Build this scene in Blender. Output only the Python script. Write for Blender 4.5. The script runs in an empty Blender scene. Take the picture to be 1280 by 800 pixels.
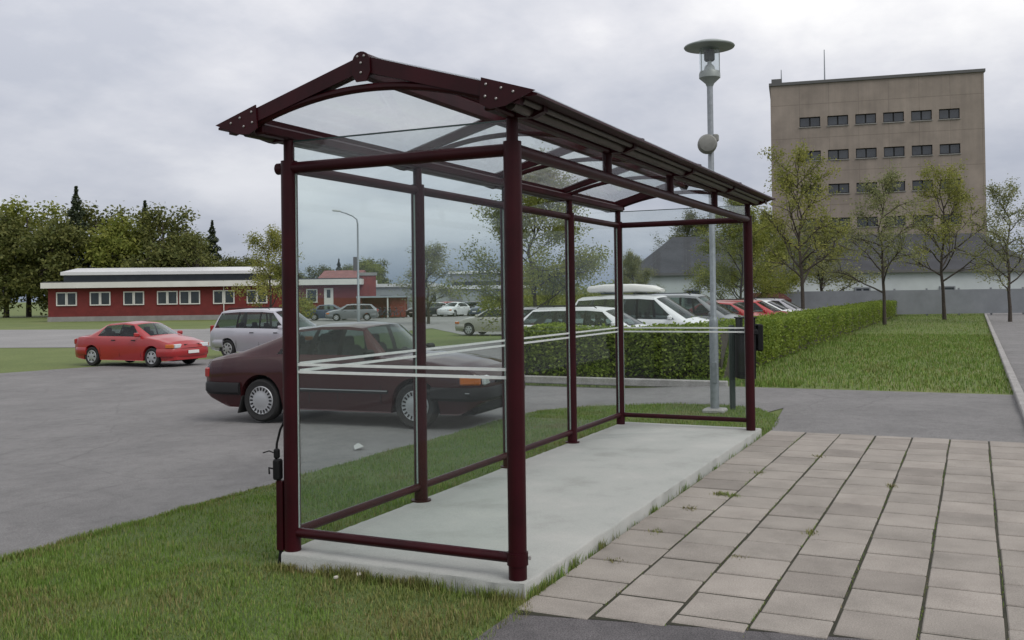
import bpy, math, random
import numpy as np
from mathutils import Vector, Matrix, Euler
random.seed(7); RNG = np.random.default_rng(11)
C = bpy.context.scene.collection
R = math.radians
PI = math.pi

# ------------------------------------------------------------------ mesh helpers
class MB:
    """collects shapes; build() links them as ONE mesh object"""
    def __init__(s): s.v = []; s.f = []
    def add(s, vs, fs):
        o = len(s.v); s.v += [tuple(v) for v in vs]; s.f += [tuple(i + o for i in f) for f in fs]
    def box(s, c, d, rot=None, bev=0.0):
        hx, hy, hz = d[0] / 2, d[1] / 2, d[2] / 2
        if bev <= 0:
            P = [Vector((sx * hx, sy * hy, sz * hz)) for sz in (-1, 1) for sy in (-1, 1) for sx in (-1, 1)]
            F = [(0, 2, 3, 1), (4, 5, 7, 6), (0, 1, 5, 4), (2, 6, 7, 3), (0, 4, 6, 2), (1, 3, 7, 5)]
        else:
            b = min(bev, hx * .9, hy * .9, hz * .9)
            P = []; 
            ring = [(hx - b, hy), (-hx + b, hy), (-hx, hy - b), (-hx, -hy + b), (-hx + b, -hy), (hx - b, -hy), (hx, -hy + b), (hx, hy - b)]
            ins = [(x - b * (1 if x > 0 else -1) * (abs(abs(x) - hx) < 1e-9), y - b * (1 if y > 0 else -1) * (abs(abs(y) - hy) < 1e-9)) for x, y in ring]
            for z, rr in ((-hz, ins), (-hz + b, ring), (hz - b, ring), (hz, ins)):
                P += [Vector((x, y, z)) for x, y in rr]
            F = [tuple(range(7, -1, -1)), tuple(range(24, 32))]
            for k in range(3):
                for i in range(8):
                    j = (i + 1) % 8
                    F.append((k * 8 + i, k * 8 + j, k * 8 + 8 + j, k * 8 + 8 + i))
        if rot is not None:
            M = rot if isinstance(rot, Matrix) else Euler(rot).to_matrix()
            P = [M @ p for p in P]
        c = Vector(c); s.add([p + c for p in P], F)
    def tube(s, pts, r, n=12, caps=True):
        pts = [Vector(p) for p in pts]; m = len(pts)
        rs = r if isinstance(r, (list, tuple)) else [r] * m
        V = []; ref = None
        for i, p in enumerate(pts):
            t = (pts[min(i + 1, m - 1)] - pts[max(i - 1, 0)]).normalized()
            if ref is None:
                ref = Vector((0, 0, 1)) if abs(t.z) < .9 else Vector((1, 0, 0))
            a = (ref - t * ref.dot(t)).normalized(); b = t.cross(a); ref = a
            for k in range(n):
                an = 2 * PI * k / n
                V.append(p + (a * math.cos(an) + b * math.sin(an)) * rs[i])
        F = [(i * n + k, i * n + (k + 1) % n, (i + 1) * n + (k + 1) % n, (i + 1) * n + k) for i in range(m - 1) for k in range(n)]
        if caps: F += [tuple(range(n - 1, -1, -1)), tuple((m - 1) * n + k for k in range(n))]
        s.add(V, F)
    def lathe(s, prof, c=(0, 0, 0), n=24, axis='Z'):
        V = []; 
        for r_, h in prof:
            for k in range(n):
                a = 2 * PI * k / n; x, y = r_ * math.cos(a), r_ * math.sin(a)
                V.append({'Z': (x, y, h), 'Y': (x, h, -y), 'X': (h, x, y)}[axis])
        m = len(prof)
        F = [(i * n + k, i * n + (k + 1) % n, (i + 1) * n + (k + 1) % n, (i + 1) * n + k) for i in range(m - 1) for k in range(n)]
        F += [tuple(range(n - 1, -1, -1)), tuple((m - 1) * n + k for k in range(n))]
        s.add([Vector(v) + Vector(c) for v in V], F)
    def prism(s, poly, ax, a, b):
        """poly of 2-D points extruded along axis ax ('X','Y','Z') from a to b"""
        n = len(poly)
        def w(p, h): return {'X': (h, p[0], p[1]), 'Y': (p[0], h, p[1]), 'Z': (p[0], p[1], h)}[ax]
        V = [w(p, a) for p in poly] + [w(p, b) for p in poly]
        F = [tuple(range(n - 1, -1, -1)), tuple(range(n, 2 * n))] + [(i, (i + 1) % n, n + (i + 1) % n, n + i) for i in range(n)]
        s.add(V, F)
    def build(s, name, mat, parent=None, smooth=35, loc=None, rz=0.0):
        me = bpy.data.meshes.new(name); me.from_pydata(s.v, [], s.f); me.validate()
        me.materials.append(mat)
        fix_normals(me)
        if smooth:
            me.polygons.foreach_set('use_smooth', [True] * len(me.polygons)); me.set_sharp_from_angle(angle=R(smooth))
        o = bpy.data.objects.new(name, me); C.objects.link(o)
        if parent: o.parent = parent
        if loc is not None: o.location = loc
        if rz: o.rotation_euler = (0, 0, rz)
        return o
def fix_normals(me):
    import bmesh
    bm = bmesh.new(); bm.from_mesh(me); bmesh.ops.recalc_face_normals(bm, faces=bm.faces); bm.to_mesh(me); bm.free()
def np_mesh(name, V, F, mat, parent=None, smooth=False):
    """fast mesh; F an (n,k) array"""
    me = bpy.data.meshes.new(name); n, k = F.shape
    me.vertices.add(len(V)); me.vertices.foreach_set('co', np.asarray(V, np.float32).ravel())
    me.loops.add(n * k); me.loops.foreach_set('vertex_index', F.astype(np.int32).ravel())
    me.polygons.add(n); me.polygons.foreach_set('loop_start', np.arange(n, dtype=np.int32) * k)
    if smooth: me.polygons.foreach_set('use_smooth', np.ones(n, bool))
    me.update(calc_edges=True); me.materials.append(mat)
    o = bpy.data.objects.new(name, me); C.objects.link(o)
    if parent: o.parent = parent
    return o
def thing(name, label, cat, loc=(0, 0, 0), rz=0.0, group=None):
    o = bpy.data.objects.new(name, None); C.objects.link(o); o.empty_display_size = .2
    o.location = loc; o.rotation_euler = (0, 0, rz)
    return tag(o, label, cat, group)
def tag(o, label, cat, group=None, kind=None):
    if label: o['label'] = label
    if cat: o['category'] = cat
    if group: o['group'] = group
    if kind: o['kind'] = kind
    return o
def struct(o): o['kind'] = 'structure'; return o
def copy_tree(o, parent=None, mats=None):
    c = o.copy(); C.objects.link(c); c.parent = parent
    if mats and c.type == 'MESH' and c.data.materials and c.data.materials[0].name in mats:
        c.data = c.data.copy(); c.data.materials[0] = mats[c.data.materials[0].name]
    for ch in list(o.children): copy_tree(ch, c, mats)
    return c

# ------------------------------------------------------------------ camera
F_, CX, CY = 1205.3, 644.8, 351.8
CAM = Vector((-4.904, -2.342, 1.69))
yaw, pitch, roll = 0.44367, 0.01281, -0.01307
fw = Vector((math.cos(yaw) * math.cos(pitch), math.sin(yaw) * math.cos(pitch), math.sin(pitch)))
rt = Vector((math.sin(yaw), -math.cos(yaw), 0)); up = rt.cross(fw)
rt2 = rt * math.cos(roll) + up * math.sin(roll); up2 = up * math.cos(roll) - rt * math.sin(roll)
cd = bpy.data.cameras.new('camera'); cam = bpy.data.objects.new('camera', cd); C.objects.link(cam)
cam.matrix_world = Matrix(((rt2.x, up2.x, -fw.x, CAM.x), (rt2.y, up2.y, -fw.y, CAM.y), (rt2.z, up2.z, -fw.z, CAM.z), (0, 0, 0, 1)))
cd.sensor_width = 36; cd.sensor_fit = 'HORIZONTAL'; cd.lens = 36 * F_ / 1280
cd.shift_x = -(CX - 640) / 1280; cd.shift_y = -(400 - CY) / 1280
cd.clip_end = 3000; cd.clip_start = .05
bpy.context.scene.camera = cam
KN = [(-1e4, 0.), (1.9, 0.), (3.8, -.1), (6., -.1), (9., -.16), (13., -.28), (17., -.39), (21., -.45), (1e4, -.45)]
def terr(y):
    for (a, za), (b, zb) in zip(KN, KN[1:]):
        if a <= y <= b: return za + (zb - za) * (y - a) / (b - a)
def ray(u, v):
    return fw + rt2 * ((u - CX) / F_) - up2 * ((v - CY) / F_)
def at(u, dep, v=367):
    """ground point seen in pixel column u at depth dep"""
    p = CAM + ray(u, v) * dep
    return Vector((p.x, p.y, terr(p.y)))
def gnd(u, v, dz=0):
    d = ray(u, v); z = 0.
    for _ in range(12):
        t = (z - CAM.z) / d.z; p = CAM + d * t; z = terr(p.y)
    return Vector((p.x, p.y, z))
def zat(v, dep, u=640): return (CAM + ray(u, v) * dep).z
FACE = math.atan2(rt.y, rt.x)          # local +x = picture right, +y = away

# ------------------------------------------------------------------ materials
def mat(name, col, rough=.6, metal=0., coat=0., var=0., vscale=5., bump=0., bscale=40., col2=None, spec=.5, detail=4., coords='Object'):
    m = bpy.data.materials.new(name); m.use_nodes = True; nt = m.node_tree; N = nt.nodes; b = N['Principled BSDF']
    b.inputs['Base Color'].default_value = (*col, 1); b.inputs['Roughness'].default_value = rough
    b.inputs['Metallic'].default_value = metal; b.inputs['Specular IOR Level'].default_value = spec
    if coat: b.inputs['Coat Weight'].default_value = coat; b.inputs['Coat Roughness'].default_value = .08
    tc = N.new('ShaderNodeTexCoord')
    if var or col2:
        nz = N.new('ShaderNodeTexNoise'); nz.inputs['Scale'].default_value = vscale; nz.inputs['Detail'].default_value = detail
        nz.inputs['Roughness'].default_value = .62
        nt.links.new(tc.outputs[coords], nz.inputs['Vector'])
        rp = N.new('ShaderNodeValToRGB'); nt.links.new(nz.outputs['Fac'], rp.inputs['Fac'])
        rp.color_ramp.elements[0].position = .32; rp.color_ramp.elements[1].position = .68
        c2 = col2 or tuple(min(1, c * (1 + var)) for c in col); c1 = col if col2 else tuple(c * (1 - var) for c in col)
        rp.color_ramp.elements[0].color = (*c1, 1); rp.color_ramp.elements[1].color = (*c2, 1)
        nt.links.new(rp.outputs['Color'], b.inputs['Base Color'])
    if bump:
        nb = N.new('ShaderNodeTexNoise'); nb.inputs['Scale'].default_value = bscale; nb.inputs['Detail'].default_value = 5
        nt.links.new(tc.outputs[coords], nb.inputs['Vector'])
        bp = N.new('ShaderNodeBump'); bp.inputs['Strength'].default_value = bump; bp.inputs['Distance'].default_value = .02
        nt.links.new(nb.outputs['Fac'], bp.inputs['Height']); nt.links.new(bp.outputs['Normal'], b.inputs['Normal'])
    return m
def nodes(m):
    return m.node_tree, m.node_tree.nodes, m.node_tree.nodes['Principled BSDF']
def ramp(nt, fac, stops):
    r = nt.nodes.new('ShaderNodeValToRGB'); nt.links.new(fac, r.inputs['Fac'])
    e = r.color_ramp.elements
    while len(e) < len(stops): e.new(.5)
    for el, (p, c) in zip(e, stops): el.position = p; el.color = (*c, 1)
    return r.outputs['Color']
def noise(nt, vec, scale, detail=4, rough=.6):
    n = nt.nodes.new('ShaderNodeTexNoise'); n.inputs['Scale'].default_value = scale; n.inputs['Detail'].default_value = detail
    n.inputs['Roughness'].default_value = rough; nt.links.new(vec, n.inputs['Vector']); return n.outputs['Fac']
def mixc(nt, fac, a, b, mode='MIX'):
    m = nt.nodes.new('ShaderNodeMix'); m.data_type = 'RGBA'; m.blend_type = mode
    for sock, val in ((0, fac), (6, a), (7, b)):
        if hasattr(val, 'links'): nt.links.new(val, m.inputs[sock])
        elif sock == 0: m.inputs[0].default_value = val
        else: m.inputs[sock].default_value = (*val, 1)
    return m.outputs[2]
def speckle(name, base, stops_big, fine=(.75, 1.25), fscale=180., bigscale=1.2, rough=.9, bump=.35, bscale=160.):
    m = mat(name, base, rough=rough, bump=bump, bscale=bscale); nt, N, b = nodes(m)
    tc = N['Texture Coordinate'].outputs['Object']
    big = ramp(nt, noise(nt, tc, bigscale, 6), stops_big)
    fn = ramp(nt, noise(nt, tc, fscale, 2), [(.3, (fine[0],) * 3), (.7, (fine[1],) * 3)])
    nt.links.new(mixc(nt, 1., big, fn, 'MULTIPLY'), b.inputs['Base Color'])
    return m
def glass(name, tint, rough=.0, ior=1.5, haze=0., graze=1.):
    m = bpy.data.materials.new(name); m.use_nodes = True; nt = m.node_tree; N = nt.nodes; N.remove(N['Principled BSDF'])
    out = N['Material Output']
    tr = N.new('ShaderNodeBsdfTransparent'); tr.inputs['Color'].default_value = (*tint, 1)
    gl = N.new('ShaderNodeBsdfGlossy'); gl.inputs['Roughness'].default_value = rough; gl.inputs['Color'].default_value = (.95, .97, 1, 1)
    lw_ = N.new('ShaderNodeLayerWeight'); lw_.inputs['Blend'].default_value = .5; f0 = ((ior - 1) / (ior + 1)) ** 2
    pw = N.new('ShaderNodeMath'); pw.operation = 'POWER'; nt.links.new(lw_.outputs['Facing'], pw.inputs[0]); pw.inputs[1].default_value = 5
    fr = N.new('ShaderNodeMath'); fr.operation = 'MULTIPLY_ADD'; nt.links.new(pw.outputs[0], fr.inputs[0]); fr.inputs[1].default_value = (1 - f0) * graze; fr.inputs[2].default_value = f0
    mx = N.new('ShaderNodeMixShader'); nt.links.new(fr.outputs[0], mx.inputs[0]); nt.links.new(tr.outputs[0], mx.inputs[1]); nt.links.new(gl.outputs[0], mx.inputs[2])
    last = mx.outputs[0]
    if haze:                                            # milky film: dust, and pale reflections painted into the pane
        df = N.new('ShaderNodeBsdfDiffuse'); df.inputs['Color'].default_value = (.55, .6, .6, 1)
        tc = N.new('ShaderNodeTexCoord'); fac = noise(nt, tc.outputs['Object'], 2.3, 5)
        mr = N.new('ShaderNodeMapRange'); nt.links.new(fac, mr.inputs[0]); mr.inputs[1].default_value = .3; mr.inputs[2].default_value = .75
        mr.inputs[3].default_value = haze * .4; mr.inputs[4].default_value = haze * 1.6
        tl = N.new('ShaderNodeBsdfTranslucent'); tl.inputs['Color'].default_value = (.8, .84, .85, 1); m3 = N.new('ShaderNodeMixShader'); m3.inputs[0].default_value = .6
        nt.links.new(df.outputs[0], m3.inputs[1]); nt.links.new(tl.outputs[0], m3.inputs[2])
        m2 = N.new('ShaderNodeMixShader'); nt.links.new(mr.outputs[0], m2.inputs[0]); nt.links.new(last, m2.inputs[1]); nt.links.new(m3.outputs[0], m2.inputs[2]); last = m2.outputs[0]
    nt.links.new(last, out.inputs['Surface'])
    return m
def leafmat(name, c1, c2, trans=.25):
    m = mat(name, c1, rough=.6, spec=.25); nt, N, b = nodes(m)
    g = N.new('ShaderNodeNewGeometry'); tc = N['Texture Coordinate'].outputs['Object']
    a = ramp(nt, g.outputs['Random Per Island'], [(0, c1), (1, c2)])
    v = ramp(nt, noise(nt, tc, 1.1, 3), [(.35, (.75, .8, .75)), (.65, (1.2, 1.15, 1.1))])
    col = mixc(nt, 1., a, v, 'MULTIPLY')
    nt.links.new(col, b.inputs['Base Color'])
    tl = N.new('ShaderNodeBsdfTranslucent'); nt.links.new(col, tl.inputs['Color'])
    ms = N.new('ShaderNodeMixShader'); ms.inputs[0].default_value = trans
    nt.links.new(b.outputs[0], ms.inputs[1]); nt.links.new(tl.outputs[0], ms.inputs[2]); nt.links.new(ms.outputs[0], N['Material Output'].inputs['Surface'])
    return m

M = {}
M['maroon'] = mat('maroon_paint', (.029, .0020, .0046), rough=.45, coat=.0, spec=.2, var=.3, vscale=3.2, detail=8, bump=.03, bscale=300)
M['bolt'] = mat('bolt_steel', (.35, .33, .32), rough=.4, metal=.8)
M['steel'] = mat('galvanised_steel', (.27, .29, .31), rough=.45, metal=.55, var=.15, vscale=14)
M['black'] = mat('black_plastic', (.008, .008, .009), rough=.6, spec=.2, var=.2, vscale=12)
M['pane'] = glass('shelter_glass', (.952, .975, .968), .0, 1.30, .004, .40)
M['roofpane'] = glass('roof_glass', (.94, .955, .96), .03, 1.33, .11, .8)
M['toppane'] = glass('top_glass', (.94, .962, .96), .0, 1.36, .06, .8)
M['edgelight'] = mat('pane_edge_light', (.42, .50, .47), rough=.25)
M['edge'] = mat('glass_edge', (.02, .045, .04), rough=.2)
M['stripe'] = mat('white_stripe_film', (.72, .74, .72), rough=.6, var=.06, vscale=20)
M['gray_metal'] = mat('eave_gutter_metal', (.062, .046, .039), rough=.42, metal=.3, var=.3, vscale=6)
M['rubber'] = mat('tyre_rubber', (.018, .018, .018), rough=.85, bump=.1, bscale=60)
M['trim'] = mat('dark_trim', (.016, .016, .017), rough=.6, spec=.25)
M['hub'] = mat('hubcap_silver', (.42, .43, .44), rough=.38, metal=.55)
M['carglass'] = glass('car_glass', (.46, .54, .52), .0, 1.45)
M['cabin'] = mat('car_cabin_fabric', (.025, .025, .027), rough=.9)
M['amber'] = mat('amber_lens', (.50, .13, .022), rough=.2, coat=.5)
M['redlens'] = mat('red_lens', (.30, .012, .01), rough=.2, coat=.5)
M['clearlens'] = mat('clear_lens', (.55, .58, .6), rough=.12, coat=.8)
M['plate'] = mat('plate_white', (.7, .7, .68), rough=.5)
M['p_maroon'] = mat('car_paint_maroon', (.040, .0105, .0120), rough=.6, coat=1., spec=.0, var=.08, vscale=3)
M['p_white'] = mat('car_paint_white', (.66, .68, .69), rough=.35, coat=.4, var=.03, vscale=2)
M['p_silver'] = mat('car_paint_silver', (.42, .42, .46), rough=.32, metal=.35, coat=.5, var=.03, vscale=2)
M['p_beige'] = mat('car_paint_beige', (.40, .385, .35), rough=.35, metal=.3, coat=.4, var=.03, vscale=2)
M['p_red'] = mat('car_paint_red', (.33, .018, .02), rough=.3, coat=.6, var=.05, vscale=2)
M['p_dark'] = mat('car_paint_dark', (.03, .034, .045), rough=.3, coat=.6)
M['p_blue'] = mat('car_paint_blue', (.05, .07, .12), rough=.3, coat=.5)
M['p_grey'] = mat('car_paint_grey', (.18, .19, .20), rough=.3, metal=.3, coat=.5)
M['boxwhite'] = mat('roof_box_white', (.72, .71, .67), rough=.4, coat=.2)
M['concrete'] = speckle('concrete', (.4, .4, .38), [(.25, (.27, .275, .255)), (.45, (.355, .365, .345)), (.55, (.375, .38, .36)), (.75, (.43, .43, .405))], (.9, 1.08), 140, 1.7, bump=.25)
M['asphalt'] = speckle('asphalt', (.12, .12, .12), [(.3, (.158, .154, .153)), (.7, (.215, .209, .206))], (.62, 1.4), 110, .8, bump=.6)
M['asphalt_dark'] = speckle('asphalt_dark', (.09, .085, .09), [(.3, (.105, .098, .102)), (.7, (.165, .153, .157))], (.5, 1.6), 120, 1.4, bump=.9)
for key_ in ('asphalt', 'asphalt_dark'):
    nt, N, b = nodes(M[key_]); tc_ = N['Texture Coordinate'].outputs['Object']; old_ = b.inputs['Base Color'].links[0].from_socket
    vo = N.new('ShaderNodeTexVoronoi'); vo.feature = 'DISTANCE_TO_EDGE'; vo.inputs['Scale'].default_value = .38
    wob = N.new('ShaderNodeMix'); wob.data_type = 'VECTOR'; wob.inputs[0].default_value = .14
    nn_ = N.new('ShaderNodeTexNoise'); nn_.inputs['Scale'].default_value = 2.2; nn_.inputs['Detail'].default_value = 5; nt.links.new(tc_, nn_.inputs['Vector'])
    nt.links.new(tc_, wob.inputs[4]); nt.links.new(nn_.outputs['Color'], wob.inputs[5]); nt.links.new(wob.outputs[1], vo.inputs['Vector'])
    ck = ramp(nt, vo.outputs['Distance'], [(0, (.80, .80, .80)), (.005, (1, 1, 1))])
    st_ = ramp(nt, noise(nt, tc_, 5.5, 6, .7), [(.34, (.86, .86, .86)), (.5, (1, 1, 1)), (.7, (1.08, 1.08, 1.08))])
    nt.links.new(mixc(nt, 1., mixc(nt, 1., old_, ck, 'MULTIPLY'), st_, 'MULTIPLY'), b.inputs['Base Color'])
M['asphalt_far'] = speckle('asphalt_pale', (.2, .2, .2), [(.3, (.20, .198, .195)), (.7, (.27, .265, .26))], (.8, 1.2), 60, .2, bump=.2)
M['kerb'] = speckle('kerb_granite', (.3, .29, .28), [(.3, (.24, .23, .22)), (.7, (.36, .35, .34))], (.7, 1.3), 90, 3)
M['grass_ground'] = speckle('grass_ground', (.06, .08, .02), [(.28, (.060, .095, .018)), (.5, (.088, .13, .028)), (.66, (.105, .13, .036)), (.84, (.14, .12, .055))], (.6, 1.35), 90, 1.1, bump=.8, bscale=70)
M['meadow'] = speckle('meadow', (.08, .10, .03), [(.3, (.085, .12, .022)), (.55, (.115, .15, .035)), (.75, (.16, .16, .055))], (.75, 1.2), 14, .25, bump=.3, bscale=9)
M['joint'] = speckle('mossy_joint', (.05, .05, .03), [(.35, (.018, .019, .009)), (.65, (.040, .037, .022))], (.6, 1.4), 60, 3)
M['bark'] = mat('bark', (.055, .045, .036), rough=.9, var=.35, vscale=12, bump=.5, bscale=30)
M['leaf_fresh'] = leafmat('leaf_fresh', (.18, .20, .05), (.33, .33, .095), .45)
M['leaf_pale'] = leafmat('leaf_pale', (.17, .19, .085), (.29, .30, .14), .4)
M['leaf_mid'] = leafmat('leaf_mid', (.155, .19, .036), (.29, .305, .075), .45)
M['leaf_dark'] = leafmat('leaf_dark', (.085, .105, .030), (.175, .18, .055), .3)
M['leaf_conifer'] = leafmat('leaf_conifer', (.022, .036, .02), (.05, .065, .03), .1)
M['leaf_hedge'] = leafmat('leaf_hedge', (.125, .190, .028), (.25, .32, .058), .4)
M['leaf_rust'] = leafmat('leaf_rust', (.22, .04, .02), (.35, .08, .03), .2)
M['redwood'] = mat('red_painted_board', (.165, .022, .020), rough=.75, var=.15, vscale=1.3)
M['redbrick'] = mat('red_brick', (.20, .040, .030), rough=.85, var=.25, vscale=2.5)
M['white_trim'] = mat('white_trim', (.62, .61, .58), rough=.6, var=.06, vscale=1)
M['darkwin'] = mat('window_glass_dark', (.035, .042, .05), rough=.08, coat=.5, var=.3, vscale=.8)
M['plinth'] = mat('plinth_concrete', (.25, .245, .235), rough=.9, var=.15, vscale=1)
M['rooffelt'] = mat('roof_felt', (.038, .040, .046), rough=.85, var=.25, vscale=.6)
M['roofwhite'] = mat('white_roof_sheet', (.62, .63, .64), rough=.5, var=.05, vscale=.4)
M['hutroof'] = mat('hut_roof', (.075, .018, .016), rough=.85, var=.2)
M['rooftile'] = mat('red_roof_tile', (.22, .085, .075), rough=.8, var=.3, vscale=1.2)
M['greywall'] = mat('grey_wall_sheet', (.30, .33, .34), rough=.7, var=.08, vscale=.5)
M['barnwall'] = mat('barn_wall_sheet', (.44, .48, .49), rough=.7, var=.08, vscale=.5)
M['bluegrey'] = mat('bluegrey_board', (.20, .215, .235), rough=.7, var=.12, vscale=1)
M['tower'] = mat('tower_concrete', (.262, .224, .193), rough=.9, var=.16, vscale=.45, detail=8)
M['tower_cap'] = mat('tower_parapet', (.10, .10, .10), rough=.7)
M['lampglass'] = glass('lamp_glass', (.85, .88, .88), .02, 1.45, .05)
M['lampmetal'] = mat('lamp_green_metal', (.27, .30, .29), rough=.5, metal=.3, var=.1)
M['lampwhite'] = mat('lamp_white_metal', (.5, .52, .52), rough=.4)
M['drum'] = mat('drum_metal', (.20, .20, .185), rough=.55, metal=.3, var=.2)
M['darkgreen'] = mat('dark_green_paint', (.02, .032, .027), rough=.55)
M['stone'] = mat('pale_stone', (.5, .47, .42), rough=.9, var=.15)
M['litter'] = mat('paper_litter', (.45, .45, .44), rough=.8)
M['orange'] = mat('orange_sheet', (.5, .09, .03), rough=.7)
# vertical boards on the red walls, trapezoid ribs on sheet walls
for key, sc, amt in (('redwood', 9., .5), ('greywall', 5., .4), ('bluegrey', 8., .5)):
    nt, N, b = nodes(M[key]); tc = N['Texture Coordinate']
    w = N.new('ShaderNodeTexWave'); w.wave_type = 'BANDS'; w.bands_direction = 'X'; w.inputs['Scale'].default_value = sc
    nt.links.new(tc.outputs['Object'], w.inputs['Vector'])
    bp = N.new('ShaderNodeBump'); bp.inputs['Strength'].default_value = amt; bp.inputs['Distance'].default_value = .03
    nt.links.new(w.outputs['Fac'], bp.inputs['Height']); nt.links.new(bp.outputs['Normal'], b.inputs['Normal'])
# rain streaks on the tower's concrete
nt, N, b = nodes(M['tower']); tc = N['Texture Coordinate'].outputs['Object']
mp = N.new('ShaderNodeMapping'); mp.inputs['Scale'].default_value = (2.2, 2.2, .12); nt.links.new(tc, mp.inputs['Vector'])
st = ramp(nt, noise(nt, mp.outputs[0], 1., 5), [(.35, (.92, .92, .92)), (.65, (1.05, 1.04, 1.03))])
old = b.inputs['Base Color'].links[0].from_socket
sp_ = N.new('ShaderNodeSeparateXYZ'); nt.links.new(tc, sp_.inputs[0])
def grid_line(sock, step, wd):
    a = N.new('ShaderNodeMath'); a.operation = 'MULTIPLY'; nt.links.new(sock, a.inputs[0]); a.inputs[1].default_value = 1 / step
    f_ = N.new('ShaderNodeMath'); f_.operation = 'FRACT'; nt.links.new(a.outputs[0], f_.inputs[0])
    l_ = N.new('ShaderNodeMath'); l_.operation = 'LESS_THAN'; nt.links.new(f_.outputs[0], l_.inputs[0]); l_.inputs[1].default_value = wd / step; return l_.outputs[0]
mxl = N.new('ShaderNodeMath'); mxl.operation = 'MAXIMUM'; nt.links.new(grid_line(sp_.outputs[2], 3.3, .07), mxl.inputs[0]); nt.links.new(grid_line(sp_.outputs[0], 2.72, .05), mxl.inputs[1])
pj_ = ramp(nt, mxl.outputs[0], [(0, (1, 1, 1)), (1, (.78, .77, .76))])
nt.links.new(mixc(nt, 1., mixc(nt, 1., old, st, 'MULTIPLY'), pj_, 'MULTIPLY'), b.inputs['Base Color'])
# per-slab tone of the paving
M['paver'] = speckle('paving_slab', (.3, .28, .26), [(.28, (.23, .208, .186)), (.5, (.30, .272, .244)), (.72, (.35, .318, .286))], (.78, 1.18), 130, 2.2, bump=.35)
nt, N, b = nodes(M['paver']); g = N.new('ShaderNodeNewGeometry')
pv = ramp(nt, g.outputs['Random Per Island'], [(0, (.84, .83, .82)), (.4, (.98, .98, .97)), (1, (1.12, 1.11, 1.10))])
old = b.inputs['Base Color'].links[0].from_socket
nt.links.new(mixc(nt, 1., old, pv, 'MULTIPLY'), b.inputs['Base Color'])
# grass blades: colour by blade and by patch, dry patches by the slab
def blademat(name, dry):
    m = mat(name, (.06, .1, .02), rough=.65, spec=.2); nt, N, b = nodes(m); tc = N['Texture Coordinate'].outputs['Object']
    g = N.new('ShaderNodeNewGeometry')
    a = ramp(nt, g.outputs['Random Per Island'], [(0, (.088, .160, .024)), (.60, (.145, .235, .042)), (.90, (.20, .25, .065)), (1, (.26, .215, .095))])
    d = ramp(nt, g.outputs['Random Per Island'], [(0, (.12, .098, .036)), (.6, (.20, .15, .066)), (1, (.26, .205, .11))])
    f = ramp(nt, noise(nt, tc, 1.25, 5), [(.52 - dry, (0, 0, 0)), (.72 - dry, (.75, .75, .75))])
    nt.links.new(mixc(nt, f, a, d), b.inputs['Base Color'])
    return m
M['blade'] = blademat('grass_blade', .0)
M['blade_dry'] = blademat('grass_blade_dry', .17)

# ------------------------------------------------------------------ sky and light
SUN_EL, SUN_AZ = R(48), R(250)        # azimuth as compass-like angle of the light's origin in the xy plane
w = bpy.data.worlds.new('World'); bpy.context.scene.world = w; w.use_nodes = True
nt = w.node_tree; N = nt.nodes; bg = N['Background']
sk = N.new('ShaderNodeTexSky'); sk.sky_type = 'NISHITA'; sk.sun_disc = False; sk.sun_elevation = SUN_EL
sk.sun_rotation = R(90) - SUN_AZ; sk.dust_density = 3
tc = N.new('ShaderNodeTexCoord'); sx = N.new('ShaderNodeSeparateXYZ'); nt.links.new(tc.outputs['Generated'], sx.inputs[0])
def mth(op, a, b_=None, c_=None):
    m = N.new('ShaderNodeMath'); m.operation = op
    for i, v in enumerate((a, b_, c_)):
        if v is None: continue
        if hasattr(v, 'links'): nt.links.new(v, m.inputs[i])
        else: m.inputs[i].default_value = v
    return m.outputs[0]
# cloud layer: direction projected on a flat deck
den = mth('ADD', mth('MAXIMUM', sx.outputs[2], 0.), .30)
cb = N.new('ShaderNodeCombineXYZ'); nt.links.new(mth('DIVIDE', sx.outputs[0], den), cb.inputs[0]); nt.links.new(mth('DIVIDE', sx.outputs[1], den), cb.inputs[1])
n1 = noise(nt, cb.outputs[0], 1.0, 7, .50); n2 = noise(nt, cb.outputs[0], 2.6, 6, .6)
cl = mth('ADD', mth('MULTIPLY', n1, .72), mth('MULTIPLY', n2, .28))
el = N.new('ShaderNodeMapRange'); nt.links.new(sx.outputs[2], el.inputs[0]); el.inputs[1].default_value = .03; el.inputs[2].default_value = .27
lowc = ramp(nt, cl, [(.36, (3.3, 3.65, 4.5)), (.5, (4.3, 4.6, 5.4)), (.64, (5.8, 6.0, 6.7))])
highc = ramp(nt, cl, [(.40, (5.9, 6.1, 6.8)), (.5, (8.0, 8.0, 8.4)), (.58, (10.0, 9.9, 9.9))])
el0 = N.new('ShaderNodeMapRange'); nt.links.new(sx.outputs[2], el0.inputs[0]); el0.inputs[1].default_value = 0.; el0.inputs[2].default_value = .11
base_c = ramp(nt, cl, [(.36, (1.9, 2.35, 3.1)), (.5, (2.5, 2.95, 3.75)), (.64, (3.4, 3.8, 4.6))])
cloud = mixc(nt, el.outputs[0], mixc(nt, el0.outputs[0], base_c, lowc), highc)
nt.links.new(mixc(nt, .94, sk.outputs[0], cloud), bg.inputs['Color']); bg.inputs['Strength'].default_value = .1
sun = bpy.data.lights.new('sun', 'SUN'); sun.energy = 1.3; sun.angle = R(30); sun.color = (1, .97, .92)
so = bpy.data.objects.new('sun', sun); C.objects.link(so)
dirv = Vector((math.cos(SUN_AZ) * math.cos(SUN_EL), math.sin(SUN_AZ) * math.cos(SUN_EL), math.sin(SUN_EL)))
so.rotation_euler = dirv.to_track_quat('Z', 'Y').to_euler(); so.location = (0, -10, 30)
vs = bpy.context.scene.view_settings; vs.view_transform = 'Standard'; vs.look = 'None'; vs.exposure = .12; vs.gamma = 1

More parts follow.
